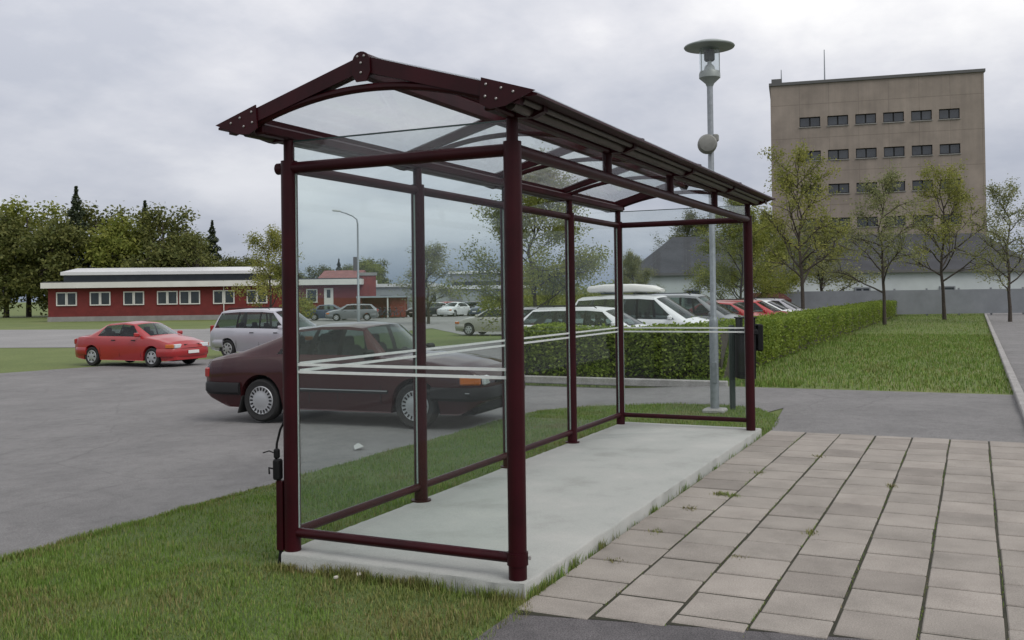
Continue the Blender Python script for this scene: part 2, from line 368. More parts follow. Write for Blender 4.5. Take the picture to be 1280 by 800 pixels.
# ------------------------------------------------------------------ ground
import bmesh
def sheet(name, poly, m, dz, cells=0):
    bm = bmesh.new(); f = bm.faces.new([bm.verts.new((x, y, 0)) for x, y in poly])
    for k, _ in KN[1:-1]:
        bmesh.ops.bisect_plane(bm, geom=bm.verts[:] + bm.edges[:] + bm.faces[:], plane_co=(0, k, 0), plane_no=(0, 1, 0))
    for v in bm.verts: v.co.z = terr(v.co.y) + dz
    bmesh.ops.recalc_face_normals(bm, faces=bm.faces)
    if bm.faces[0].normal.z < 0: bmesh.ops.reverse_faces(bm, faces=bm.faces)
    me = bpy.data.meshes.new(name); bm.to_mesh(me); bm.free(); me.materials.append(m)
    o = bpy.data.objects.new(name, me); C.objects.link(o); return struct(o)
def wig(pts, amp, step=.12, seed=1):
    """polyline with a slightly ragged edge"""
    rr = random.Random(seed); out = []
    for (a, b), (c, d) in zip(pts, pts[1:]):
        L = math.hypot(c - a, d - b); n = max(1, int(L / step)); nx, ny = -(d - b) / L, (c - a) / L
        for i in range(n):
            t = i / n; o = rr.uniform(-amp, amp) if i else 0
            out.append((a + (c - a) * t + nx * o, b + (d - b) * t + ny * o))
    out.append(pts[-1]); return out
G = 900
sheet('ground', [(-G, -G), (G, -G), (G, G), (-G, G)], M['meadow'], -.03)
# near lawn round the shelter
lawn_edge = wig([(-40, 3.82), (8.0, 3.82)], .035, .15, 3) + wig([(8.0, 3.82), (8.7, 3.75), (9.15, 3.1), (9.5, 1.0), (9.2, .5), (8.5, .12), (7.6, -.06), (6.95, -.12)], .03, .12, 4)
sheet('grass_verge', lawn_edge + [(-.12, -.12)] + wig([(-.12, -.12), (-.30, -.26), (-.45, -.15), (-.75, -.22), (-4, -.2), (-40, -.2)], .03, .1, 5), M['grass_ground'], -.012)
# car park, access lane, footway
sheet('parking_lot', [(-60, 3.75), (8.0, 3.75), (8.0, .5), (9.4, .2), (9.4, -40), (12.35, -40), (12.35, 7.2), (14.2, 7.2), (14.2, 3.2), (70, 3.2), (70, 16), (31.5, 16.6), (20.5, 22.5), (-60, 40)], M['asphalt'], -.02)
sheet('footway', [(-40, -.1), (-.22, -.1), (-.22, -.3), (.22, -2.88), (-40, -2.88)], M['asphalt_dark'], -.001)
sheet('footway', [(6.86, -.1), (9.6, .2), (9.6, -2.9), (6.86, -2.9)], M['asphalt'], -.006)
sheet('road', [(-200, -2.99), (300, -2.99), (300, -10), (-200, -10)], M['asphalt'], -.022)
def far_sheet(name, pix, m, dz): return sheet(name, [tuple(gnd(u, v).xy) for u, v in pix], m, dz)
far_sheet('far_road', [(-260, 437), (-260, 412), (250, 411), (520, 401), (560, 399.5), (660, 399), (760, 388), (520, 386.5), (500, 386.5), (410, 392.5), (-260, 398), (-400, 420)][:0] or [(-300, 436), (255, 433), (430, 421), (540, 410), (578, 418), (650, 419), (760, 392), (760, 387), (505, 386), (415, 393), (255, 411), (-300, 413)], M['asphalt_far'], -.015)
# kerbs
kb = MB(); kb.box((12.42, 4.45, .0), (.14, 5.5, .14), bev=.015); k1 = struct(kb.build('kerb', M['kerb']))
kb = MB(); kb.box((30, -2.945, -.02), (340, .13, .16), bev=.015); struct(kb.build('kerb', M['kerb']))
# concrete pad under the shelter
def slab():
    x0, x1, y0, y1, zt = -.068, 6.47, -.075, 1.61, .09
    nx, ny = 90, 26; rr = random.Random(2); V = []; F = []
    rim = [(.0, -.06), (.0, .076), (.005, .086), (.013, .09)]
    xs = [x0 + (x1 - x0) * i / nx for i in range(nx + 1)]; ys = [y0 + (y1 - y0) * j / ny for j in range(ny + 1)]
    loop = [(x, y0, 0, -1) for x in xs[:-1]] + [(x1, y, 1, 0) for y in ys[:-1]] + [(x, y1, 0, 1) for x in xs[:0:-1]] + [(x0, y, -1, 0) for y in ys[:0:-1]]
    n = len(loop); 
    for k, (ins, z) in enumerate(rim):
        for (x, y, ax, ay) in loop:
            j = rr.uniform(-.006, .006) if k in (1, 2) else 0
            cx_, cy_ = (x0 + x1) / 2, (y0 + y1) / 2
            dx = ins * (1 if x < cx_ else -1) if (abs(x - x0) < 1e-6 or abs(x - x1) < 1e-6) else 0
            dy = ins * (1 if y < cy_ else -1) if (abs(y - y0) < 1e-6 or abs(y - y1) < 1e-6) else 0
            V.append((x + dx + j, y + dy + j, z + (j * .5 if k == 2 else 0)))
    for k in range(3):
        for i in range(n): F.append((k * n + i, k * n + (i + 1) % n, (k + 1) * n + (i + 1) % n, (k + 1) * n + i))
    F.append(tuple(3 * n + i for i in range(n)))
    b = MB(); b.add(V, F); return struct(b.build('concrete_slab', M['concrete'], smooth=50))
slab()
# paving
def paving():
    b = MB(); rr = random.Random(5); g = .017
    ys = [-.09, -.515]; 
    while ys[-1] > -2.85: ys.append(ys[-1] - .388)
    ys[-1] = -2.87
    for c in range(len(ys) - 1):
        ya, yb = ys[c] - .0085, ys[c + 1] + .0085; x = -1.2 + (.2 if c % 2 else 0) + .01
        while x < 6.9:
            xa, xb = x + g / 2 + .003, x + .405 - g / 2 - .003; x += .405
            xs = -.245 - .17 * ((ya + yb) / 2 + .25); xa = max(xa, xs); xb = min(xb, 6.88)
            if xb - xa < .05: continue
            dz = rr.uniform(-.002, .002); t = rr.uniform(-.003, .003); 
            jx, jy = rr.uniform(-.003, .003), rr.uniform(-.003, .003)
            o = len(b.v); hx, hy = (xb - xa) / 2, abs(ya - yb) / 2; cx_, cy_ = (xa + xb) / 2 + jx, (ya + yb) / 2 + jy
            M3 = Euler((t, rr.uniform(-.004, .004), rr.uniform(-.006, .006))).to_matrix()
            b.box((cx_, cy_, -.025 + dz + .008), (2 * hx, 2 * hy, .05), rot=M3, bev=.006)
    struct(b.build('paving', M['paver'], smooth=0))
    sheet('paving_bed', [(-.3, -.12), (6.9, -.12), (6.9, -2.88), (.25, -2.88)], M['joint'], .001)
paving()

# ------------------------------------------------------------------ bus shelter
W_, L_, ZS = 1.571, 6.251, .09
ZR, ZT = 2.505, 2.68
BX = [L_ / 4 * i for i in range(5)]
sh = thing('bus_shelter', 'maroon steel bus shelter with clear glass walls and pitched glass roof on concrete pad', 'bus shelter')
mr = M['maroon']
def one(name, m, fn, parent=sh, **k):
    b = MB(); fn(b); return b.build(name, m, parent, **k)
# posts: thick tube up to the rail, thinner strut above
def post(x, y, lower=True):
    def f(b):
        if lower:
            b.lathe([(.052, ZS), (.052, ZR + .045)], (x, y, 0), 28)
        b.lathe([(.034, ZR + (.03 if not lower else .0)), (.034, ZT)], (x, y, 0), 20)
    p = one('post' if lower else 'strut', mr, f)
    if lower:
        one('base_plate', mr, lambda b: (b.lathe([(.078, ZS + .001), (.078, ZS + .011)], (x, y, 0), 24)), p) if 1 < x < 6 and y > 1 else None
    return p
PF = post(0, 0); PFR = post(L_, 0); PA = post(0, W_)
for x in BX[1:]: post(x, W_)
for x in BX[1:4]: post(x, 0, False)
# top and bottom rails
def rail(p, q, r, ext=(0., 0.)):
    p, q = Vector(p), Vector(q); d = (q - p).normalized()
    return one('rail', mr, lambda b: b.tube([p - d * ext[0], q + d * ext[1]], r, 18))
rail((0, .0, ZR), (0, W_ + .02, ZR), .037, (0., .07))
rail((L_, 0, ZR), (L_, W_, ZR), .034)
rail((.0, 0, ZR + .001), (L_ + .03, 0, ZR + .001), .038)
rail((.0, W_, ZR + .001), (L_, W_, ZR + .001), .034)
zb = .205
rail((0, .02, zb), (0, W_ - .04, zb), .030)
rail((L_, 0, zb), (L_, W_, zb), .027)
rail((.0, W_, zb + .0), (L_, W_, zb), .028)
# a collar with a shiny clamp at the foot of the near corner post
col = one('foot_clamp', mr, lambda b: b.lathe([(.060, zb - .035), (.060, zb + .035)], (0, 0, 0), 26))
one('clamp_band', M['bolt'], lambda b: b.box((.030, -.062, zb), (.05, .012, .022), rot=(0, .25, .35), bev=.004), col)
# black cable and box on the outer side of the far-left front post
cb_ = one('cable_channel', mr, lambda b: b.box((-.022, W_ + .07, ZS + .22), (.05, .05, .44), bev=.006))
bx = one('cable_box', M['black'], lambda b: (b.box((-.035, W_ + .085, .60), (.055, .05, .13), bev=.01), b.box((-.04, W_ + .088, .70), (.035, .035, .06), bev=.008)))
def cab(b):
    for s, o in ((1, 0), (-1, .02)):
        b.tube([(-.03, W_ + .055 + o, .50), (-.04, W_ + .078 + o, .56), (-.035, W_ + .10, .63 + .02 * s), (-.03, W_ + .095, .76), (-.02, W_ + .075, .85), (-.01, W_ + .05, .90)], .0075, 8)
    b.tube([(-.04, W_ + .10, .70), (-.05, W_ + .14, .715), (-.05, W_ + .19, .70)], .004, 6)
    b.tube([(-.04, W_ + .10, .60), (-.06, W_ + .135, .61), (-.05, W_ + .14, .57)], .006, 6)
one('cable', M['black'], cab, bx)
one('cable_foot', M['black'], lambda b: b.tube([(-.02, W_ + .07, .12), (-.03, W_ + .075, .04), (-.03, W_ + .08, -.02)], .014, 8), cb_)
# wall panes with two printed stripes
def pane(p, q, z0, z1, stripes=False, edge=False, m=None):
    p, q = Vector((*p, 0)), Vector((*q, 0)); d = (q - p).normalized(); n = Vector((-d.y, d.x, 0)); a, L = math.atan2(d.y, d.x), (q - p).length
    mid = (p + q) / 2
    g = one('glass_pane', m or M['pane'], lambda b: b.box((mid.x, mid.y, (z0 + z1) / 2), (L, .008, z1 - z0), rot=(0, 0, a)), smooth=0)
    if stripes:
        for z in (1.262, 1.216):
            one('stripe', M['stripe'], lambda b: b.box((mid.x, mid.y, z), (L - .004, .0104, .017), rot=(0, 0, a)), g, smooth=0)
    if stripes:
        for s in (-1, 1): one('pane_edge', M['edgelight'], lambda b: b.box((*(mid + d * s * (L / 2 + .003)).xy, (z0 + z1) / 2), (.006, .012, z1 - z0), rot=(0, 0, a)), g, smooth=0)
    if edge:
        one('pane_edge', M['edge'], lambda b: b.box((mid.x, mid.y, z1 + .004), (L, .012, .008), rot=(0, 0, a)), g, smooth=0)
    return g
e = .054
pane((0, e), (0, W_ - e), zb + .032, ZR - .039, True)
pane((0, .036), (0, W_ - .036), ZR + .040, ZT - .012, edge=True, m=M['toppane'])
pane((L_, e), (L_, W_ - e), zb + .03, ZR - .036, True)
pane((L_, .036), (L_, W_ - .036), ZR + .036, ZT - .012, edge=True, m=M['toppane'])
for i in range(4):
    pane((BX[i] + e, W_), (BX[i + 1] - e, W_), zb + .03, ZR - .036, True)
    pane((BX[i] + .036, W_), (BX[i + 1] - .036, W_), ZR + .038, ZT - .02)
    pane((BX[i] + .036, 0), (BX[i + 1] - .036, 0), ZR + .042, ZT - .02)
# roof: ridge beam, wall plates, eave gutters, ribs, gussets, panes
OH, OH2, OV = .33, .16, .295
ZE, ZRI = 2.745, 3.064; YR = W_ / 2
slope = (ZRI - ZE) / (YR + OV); xa, xb = -OH, L_ + OH2
def zroof(y): return ZRI - abs(y - YR) * slope
one('ridge_beam', mr, lambda b: (b.box(((xa + xb) / 2, YR, ZRI - .085), (xb - xa - .05, .055, .10), bev=.012), b.tube([(xa + .03, YR, ZRI - .012), (xb - .03, YR, ZRI - .012)], .028, 14)))
for s, y0 in ((-1, 0.), (1, W_)):
    one('wall_plate', mr, lambda b: b.box(((xa + xb) / 2, y0, ZT + .034), (xb - xa - .09, .075, .068), bev=.012))
    one('eave_gutter', M['gray_metal'], lambda b: (b.tube([(xa + .07, y0 + s * .115, ZT + .03), (xb - .07, y0 + s * .115, ZT + .03)], .034, 16), b.tube([(xa + .07, y0 + s * .185, ZT + .04), (xb - .07, y0 + s * .185, ZT + .04)], .018, 12)))
    ye = y0 + s * OV
    def fl(b):
        poly = [(ye, ZE - .004), (ye, ZE - .018), (y0 + s * .22, zroof(y0 + s * .22) - .040), (y0 + s * .06, zroof(y0 + s * .06) - .055), (y0 + s * .06, zroof(y0 + s * .06) - .012)]
        b.prism(poly, 'X', xa + .02, xb - .02)
    one('eave_board', mr, fl)
for s, y0 in ((-1, 0.), (1, W_)):
    for x in BX:
        one('gutter_bracket', mr, lambda b: b.prism([(y0 + s * .03, ZT - .002), (y0 + s * .14, ZT - .008), (y0 + s * .21, ZT + .018), (y0 + s * .21, ZT + .07), (y0 + s * .03, ZT + .07)], 'X', x - .028, x + .028))
def rib(x, gable, dx):
    def f(b):
        for s in (-1, 1):
            yo = YR + s * (YR + OV - .10 if gable else YR + .10)
            zo = zroof(yo)
            b.prism([(YR, ZRI - .004), (yo, zo - .006), (yo, zo - (.086 if gable else .05)), (YR, ZRI - (.095 if gable else .075))], 'X', x - dx, x + dx)
    r_ = one('rafter', mr, f, smooth=20)
    def arc(b):
        ya, yb_ = -.06, W_ + .06; za, zm = ZT + .045, ZRI - .185
        pts = []
        for i in range(25):
            t = i / 24; y = ya + (yb_ - ya) * t; pts.append((x, y, za + (zm - za) * (1 - (2 * t - 1) ** 2)))
        b.tube(pts, .024 if gable else .02, 10)
    one('arched_tie', mr, arc, r_)
    return r_
for x in BX[1:4]: rib(x, False, .02)
def gable(x, sgn):
    r_ = rib(x, True, .032)
    for s in (-1, 1):
        y0 = 0. if s < 0 else W_
        ye = y0 + s * OV; yi = y0 - s * .02; ym = y0 + s * .10
        g = one('gusset_plate', mr, lambda b: b.prism([(ye, ZE + .006), (yi, zroof(yi) + .012), (yi - s * .012, zroof(yi) - .13), (y0 + s * .03, ZT - .004), (y0 + s * .12, ZT + .004)], 'X', x + sgn * .034, x + sgn * .042), r_)
        for by, bz in ((yi + s * .03, -.02), (yi + s * .025, -.085), (ym, -.022), (ym - s * .03, -.085), (ym + s * .07, -.028)):
            one('bolt', M['bolt'], lambda b: b.lathe([(.0075, x + sgn * .0415), (.0075, x + sgn * .046), (.004, x + sgn * .049)], (0, by, zroof(by) + bz), 10, 'X'), g)
    g = one('ridge_plate', mr, lambda b: (b.prism([(YR + .058 * math.cos(a), ZRI - .040 + .056 * math.sin(a)) for a in [PI * i / 10 for i in range(11)]] + [(YR - .062, ZRI - .10), (YR - .035, ZRI - .155), (YR + .035, ZRI - .155), (YR + .062, ZRI - .10)], 'X', x + sgn * .034, x + sgn * .044)), r_)
    for by, bz in ((-.022, -.012), (.022, -.012), (0, -.05), (0, -.105)):
        one('bolt', M['bolt'], lambda b: b.lathe([(.0075, x + sgn * .0435), (.0075, x + sgn * .048), (.004, x + sgn * .051)], (0, YR + by, ZRI + bz), 10, 'X'), g)
gable(xa + .035, -1); gable(xb - .035, 1)
rx = [xa + .02] + BX[1:4] + [xb - .02]
for i in range(4):
    for s in (-1, 1):
        ye = YR + s * (YR + OV - .02)
        one('roof_pane', M['roofpane'], lambda b: b.prism([(YR + s * .035, zroof(YR + .035) + .006), (ye, zroof(ye) + .006), (ye, zroof(ye)), (YR + s * .035, zroof(YR + .035))], 'X', rx[i] + .012, rx[i + 1] - .012), smooth=0)
        if i: one('glazing_bar', mr, lambda b: b.prism([(YR + s * .035, zroof(YR + .035) + .012), (ye, zroof(ye) + .012), (ye, zroof(ye) - .004), (YR + s * .035, zroof(YR + .035) - .004)], 'X', rx[i] - .0115, rx[i] + .0115), smooth=0)

# ------------------------------------------------------------------ lamp post, bin
lx, ly = 8.55, .98
lp = thing('lamp_post', 'tall grey lamp post with flat round hat and glass lantern beside the shelter', 'lamp post', (lx, ly, 0))
one('pole', M['steel'], lambda b: (b.lathe([(.062, -.02), (.062, 1.25), (.055, 1.30), (.042, 1.33), (.042, 4.62)], n=20),), lp)
one('base', M['kerb'], lambda b: b.box((0, 0, .01), (.30, .30, .07), bev=.02), lp)
one('service_door', M['steel'], lambda b: b.box((-.058, -.02, .55), (.02, .07, .3), bev=.005), lp)
one('lantern_collar', M['lampmetal'], lambda b: b.lathe([(.045, 4.58), (.06, 4.62), (.125, 4.68), (.148, 4.70), (.148, 4.76), (.138, 4.79)], n=24), lp)
one('lantern_glass', M['lampglass'], lambda b: b.lathe([(.136, 4.79), (.142, 4.92), (.142, 5.11)], n=24), lp)
one('lantern_insert', M['lampwhite'], lambda b: (b.lathe([(.085, 4.79), (.07, 4.86), (.03, 4.90), (.03, 4.94)], n=16),), lp)
one('lantern_ballast', M['tower_cap'], lambda b: b.lathe([(.06, 4.94), (.075, 4.96), (.075, 5.07), (.05, 5.09)], n=16), lp)
one('hat', M['lampmetal'], lambda b: b.lathe([(.05, 5.09), (.13, 5.11), (.345, 5.125), (.355, 5.14), (.345, 5.155), (.20, 5.205), (.06, 5.225), (.0, 5.226)], n=40), lp)
for k in range(3):
    a = k * 2.1 + .4
    one('lantern_stay', M['lampmetal'], lambda b: b.tube([(.146 * math.cos(a), .146 * math.sin(a), 4.76), (.146 * math.cos(a), .146 * math.sin(a), 5.12)], .006, 6), lp)
dr = thing('floodlight', 'small grey drum floodlight clamped high on the lamp post', 'floodlight', (lx, ly, 3.78))
q = FACE
one('drum', M['drum'], lambda b: b.lathe([(.05, -.02), (.12, .0), (.135, .02), (.135, .11), (.11, .15), (.04, .16)], (0, 0, 0), 22, 'Y'), dr).rotation_euler = (0, 0, R(108))
dr.children[0].location = Vector((math.cos(q), math.sin(q), 0)) * -.055 + Vector((-.03, -.01, -.03))
one('bracket', M['steel'], lambda b: (b.lathe([(.052, -.03), (.052, .05)], n=16), b.box((.0, 0, .01), (.12, .05, .05), bev=.01)), dr)
one('junction_box', M['drum'], lambda b: b.box((.045, -.055, .07), (.09, .10, .11), rot=(0, 0, q), bev=.02), dr)

bp_ = gnd(938, 492); bp_ = Vector((9.05, .62, 0))
bn = thing('litter_bin', 'black litter bin on a dark green post behind the shelter end glass', 'litter bin', (8.95, .80, 0), FACE)
one('post', M['darkgreen'], lambda b: b.box((-.02, 0, .59), (.075, .075, 1.22), bev=.01), bn)
one('bin_body', M['black'], lambda b: (b.prism([(.05, .44), (.055, 1.17), (.29, 1.17), (.28, .44)], 'Y', -.17, .17), b.box((.175, 0, 1.10), (.29, .37, .09), bev=.02)), bn)
one('lid', M['black'], lambda b: (b.box((.09, 0, 1.235), (.035, .32, .13), bev=.01), b.box((.27, 0, 1.235), (.035, .32, .13), bev=.01), b.box((.18, 0, 1.305), (.26, .34, .02), bev=.008)), bn)

one('ash_box', M['black'], lambda b: b.box((.36, -.02, 1.02), (.09, .22, .38), bev=.015), bn)
# ------------------------------------------------------------------ cars
def lerp(a, b, t): return a + (b - a) * t
def make_car(name, label, cat, keys, spec, paint, group=None, detail=2):
    """keys: stations rear to front (xb, xt, w, wr, zb, ze, zc, bulge, zone) ; zone names the greenhouse band up to the next station"""
    root = thing(name, label, cat, group=group)
    zl, rw, arch = spec['sill'], spec['rw'], spec['rw'] + spec.get('archgap', .055)
    wx = spec['wx']
    # refine stations
    st = []
    for a, b in zip(keys, keys[1:]):
        n = max(1, int(math.ceil(max(abs(b[0] - a[0]), abs(b[1] - a[1])) / .045)))
        if a[8] in ('ws', 'rg'): n = max(n, 8)
        for i in range(n):
            t = i / n; st.append([lerp(a[k], b[k], t) for k in range(8)] + [a[8], t])
    st.append(list(keys[-1][:8]) + ['end', 0])
    zlow = []
    for s in st:
        z = zl
        for xw in wx:
            d = abs(s[0] - xw)
            if d < arch: z = max(z, rw + math.sqrt(arch * arch - d * d))
        z = max(z, zl + max(0, s[0] - spec['xf'] + .35) * spec.get('chin', .1), zl + max(0, spec['xr'] + .5 - s[0]) * spec.get('chin2', .16))
        zlow.append(min(z, s[4] - .08))
    GT = [.05, .35, .68, .90, 1.]
    TT = [.93, .8, .6, .4, .2, 0.]
    SD = [0, .18, .36, .52, .68, .82, .93, 1.]
    rows = []
    for s, z0 in zip(st, zlow):
        xb, xt, w, wr, zbelt, ze, zc, bl = s[:8]; col = []
        col.append((xb, w - .22, z0 + .0)); col.append((xb, w - .03, z0))
        for t in SD:
            z = lerp(z0 + .015, zbelt, t); h = (z - zl) / max(.05, zbelt - zl)
            y = w * (1 - .055 * (abs(h - .55) / .55) ** 2.2) 
            if t == 1.: y -= .012
            col.append((xb, y, z))
        yb = col[-1][1]
        for t in GT:
            x = lerp(xb, xt, t); y = lerp(yb - .012, wr, t) + .03 * math.sin(PI * t) * min(1, (ze - zbelt) / .25); z = lerp(zbelt + .006, ze, t)
            col.append((x, y, z))
        for t in TT:
            y = wr * t; cr = 1 - t * t
            col.append((xt + bl * cr, y, ze + (zc - ze) * min(1, cr * 1.12 if cr < .5 else 1 - (1 - cr) * .88)))
        rows.append(col)
    nr = len(rows[0]); ns = len(rows)
    iG = 2 + len(SD); iT = iG + len(GT)
    parts = {}
    def addf(key, quad):
        parts.setdefault(key, []).append(quad)
    for i in range(ns - 1):
        zone, t = st[i][8], st[i][9]
        lastt = st[i + 1][9] if st[i + 1][8] == zone and st[i + 1][9] > 0 else 1.
        for j in range(nr - 1):
            key = 'body'
            if zone.startswith('win') and iG <= j <= iT - 3: key = zone
            elif zone.startswith('bp') and iG <= j <= iT - 3: key = zone
            elif zone == 'ws' and j >= iT - 0 and .04 < (t + lastt) / 2 < .97: key = 'windshield'
            elif zone == 'rg' and j >= iT - 0 and .06 < (t + lastt) / 2 < .95: key = 'rear_window'
            addf(key, (i, j))
    for key, quads in parts.items():
        sides = (1, -1)
        groups = [(key, sides)] if key in ('body', 'windshield', 'rear_window') else [(key, (1,)), (key, (-1,))]
        for k_, sd in groups:
            b = MB(); idx = {}
            def vid(i, j, s):
                y0 = rows[i][j][1] < 1e-6
                kk = (i, j, 1 if y0 else s)
                if kk not in idx:
                    x, y, z = rows[i][j]; idx[kk] = len(b.v); b.v.append((x, y * s, z))
                return idx[kk]
            for i, j in quads:
                for s in sd: b.f.append((vid(i, j, s), vid(i + 1, j, s), vid(i + 1, j + 1, s), vid(i, j + 1, s)))
            if key == 'body':
                for i in (0, ns - 1):
                    for j in range(1, nr - 2):
                        b.f.append((vid(i, j, 1), vid(i, j + 1, 1), vid(i, j + 1, -1), vid(i, j, -1)))
                b.build('body', paint, root, smooth=32)
            else:
                b.build('side_window' if key[:3] == 'win' and key[3:].isdigit() else 'window_pillar' if key[:2] == 'bp' else key, M['trim'] if key[:2] == 'bp' else M['carglass'], root, smooth=40)
    # cabin, underbody
    kx0, kx1 = spec['cab']
    one('cabin', M['cabin'], lambda b: (b.box(((kx0 + kx1) / 2, 0, .42), (kx1 - kx0, spec['w'] * 1.72, .1)), b.box((kx1 - .12, 0, .70), (.28, spec['w'] * 1.62, .38), bev=.06),
        b.box((kx0 + .1, 0, .65), (.25, spec['w'] * 1.6, .4), bev=.04)), root)
    one('underbody', M['trim'], lambda b: b.box(((wx[0] + wx[1]) / 2, 0, zl + .08), (spec['xf'] - spec['xr'] - .5, spec['w'] * 1.35, .2), bev=.05), root)
    for x in spec['seats']:
        for s in (-1, 1):
            def seat(b):
                b.box((x, s * .36, .58), (.5, .5, .18), bev=.05)
                b.box((x - .24, s * .36, .82), (.14, .48, .56), rot=(0, -.2, 0), bev=.05)
                b.box((x - .32, s * .36, 1.15), (.09, .25, .16), rot=(0, -.15, 0), bev=.03)
            one('seat', M['cabin'], seat, root)
    if spec['seats']:
        def sw(b):
            b.tube([(spec['cab'][1] - .34 + .05 * math.sin(a), .36 + .18 * math.cos(a), .86 + .17 * math.sin(a)) for a in [2 * PI * k / 16 for k in range(17)]], .014, 6, False)
        one('steering_wheel', M['trim'], sw, root)
    # wheels
    wt = .185; yw = spec['w'] - .105
    for xw in wx:
        for s in (-1, 1):
            ty = one('wheel', M['rubber'], lambda b: b.lathe([(rw * .60, -wt / 2 + .02), (rw * .9, -wt / 2), (rw * .985, -wt / 2 + .025), (rw, -wt / 4), (rw, wt / 4), (rw * .985, wt / 2 - .025), (rw * .9, wt / 2), (rw * .66, wt / 2 - .012)], (0, 0, 0), 36, 'Y'), root)
            ty.location = (xw, s * yw, rw)
            o_ = s
            def rim(b):
                pr = [(rw * .3, -.06), (rw * .64, -.06), (rw * .665, wt / 2 - .014), (rw * .63, wt / 2 - .004), (rw * .56, wt / 2 - .012), (rw * .30, wt / 2 + .004), (rw * .12, wt / 2 + .008), (0.001, wt / 2 + .008)]
                b.lathe([(r_, h * o_) for r_, h in pr], (0, 0, 0), 36, 'Y')
            rm = one('rim', M['hub'], rim, ty)
            if detail >= 1:
                def slots(b):
                    n = spec.get('slots', 5)
                    for k in range(n):
                        a = 2 * PI * k / n
                        if n > 9: b.box((rw * .535 * math.cos(a), o_ * (wt / 2 - .006), rw * .535 * math.sin(a)), (rw * .16, .010, rw * .075), rot=(0, -a, 0), bev=.003)
                        else: b.box((rw * .43 * math.cos(a), o_ * (wt / 2 - .003), rw * .43 * math.sin(a)), (rw * .26, .010, rw * .16), rot=(0, -a, 0), bev=.004)
                one('rim_slots', M['trim'], slots, rm)
    # bumpers, lamps, mirrors, plates, trim
    xf, xr, w2 = spec['xf'], spec['xr'], spec['w']
    bm_ = M['trim'] if spec.get('black_bumper') else paint
    for x, sgn, bz, bh in ((xf, 1, spec['bz'], spec['bh']), (xr, -1, spec['bz2'], spec['bh'])):
        def bump(b):
            prof = [(-.10, .5), (-.02, .54), (.0, .3), (.0, -.3), (-.03, -.5), (-.10, -.5)]
            path = [(-spec.get('bwrap', .66), w2 - .012), (-.34, w2 - .010), (-.16, w2 * .935), (-.055, w2 * .82), (-.012, w2 * .55), (0, 0)]
            path = path + [(p[0], -p[1]) for p in path[-2::-1]]
            V = []; n = len(prof)
            for k, (dx, y) in enumerate(path):
                p0 = path[max(0, k - 1)]; p1 = path[min(len(path) - 1, k + 1)]
                tx, ty_ = p1[0] - p0[0], p1[1] - p0[1]; Ln = math.hypot(tx, ty_); nx_, ny_ = -ty_ / Ln, tx / Ln
                for o2, hz in prof:
                    V.append((x + sgn * (dx + nx_ * (o2 + spec.get('boff', .03))), y + ny_ * (o2 + spec.get('boff', .03)), bz + hz * bh))
            F = [(k * n + i, k * n + (i + 1) % n, (k + 1) * n + (i + 1) % n, (k + 1) * n + i) for k in range(len(path) - 1) for i in range(n)]
            F += [tuple(range(n)), tuple((len(path) - 1) * n + i for i in range(n))]
            b.add(V, F)
        one('bumper', bm_, bump, root, smooth=40)
    hz, hh, tz, th = spec['hz'], spec['hh'], spec['tz'], spec['th']
    for s in (-1, 1):
        one('headlight', M['clearlens'], lambda b: b.box((xf - .085, s * w2 * .66, hz), (.12, w2 * .36, hh), rot=(0, -.1, -s * .14), bev=.02), root)
        one('indicator', M['amber'], lambda b: b.box((xf - .20, s * w2 * .885, hz), (.28, w2 * .14, hh * .92), rot=(0, 0, -s * .27), bev=.02), root)
        one('tail_light', M['redlens'], lambda b: b.box((xr + spec.get('tx', .085), s * w2 * .72, tz), (.12, w2 * .36, th), rot=(0, spec.get('tr', 0.), s * .30), bev=.02), root)
        mx = spec['mirror']
        one('mirror', paint if not spec.get('black_bumper') else M['trim'], lambda b: b.box((mx[0], s * (w2 + .06), mx[1]), (.10, .20, .13), bev=.03), root)
        for hx in spec.get('handles', ()):
            one('door_handle', M['trim'], lambda b: b.box((hx, s * (w2 - .004), spec['hzd']), (.17, .03, .03), bev=.008), root)
        if 'strip' in spec:
            for x0, x1 in spec['strip']:
                one('rubbing_strip', M['trim'], lambda b: b.box(((x0 + x1) / 2, s * (w2 + .002), spec['stripz']), (x1 - x0, .018, .05), bev=.006), root)
            for x0, x1 in spec['strip']:
                one('chrome_line', M['hub'], lambda b: b.box(((x0 + x1) / 2, s * (w2 + .011), spec['stripz'] + .012), (x1 - x0 - .02, .006, .012)), root)
        for dx in spec.get('doors', ()):
            one('door_gap', M['trim'], lambda b: b.tube([(dx, s * (w2 * .985 - .004), zl + .12), (dx, s * (w2 - .004), .55), (dx + .0, s * (w2 * .975 - .006), spec['hzd'] + .05)], .0055, 5), root)
    one('grille', M['trim'], lambda b: b.box((xf - .055, 0, hz), (.08, w2 * .78, hh * .85), bev=.015), root)
    for x, sg in ((xf + .05, 1), (xr - .05, -1)):
        one('number_plate', M['plate'], lambda b: b.box((x, 0, spec['bz'] + .02), (.012, .46, .10), bev=.003), root)
    if spec.get('flaps'):
        for s in (-1, 1):
            one('mud_flap', M['rubber'], lambda b: b.box((wx[0] - rw - .06, s * (w2 - .12), .24), (.02, .20, .26), rot=(0, .3, 0)), root)
    if spec.get('rails'):
        for s in (-1, 1):
            x0, x1, z_ = spec['rails']; yr_ = spec['railw']
            one('roof_rail', M['trim'], lambda b: b.tube([(x0, s * yr_, z_ - .03), (x0 + .08, s * yr_, z_ + .02), (x1 - .08, s * yr_, z_ + .02), (x1, s * yr_, z_ - .03)], .014, 6), root)
    return root

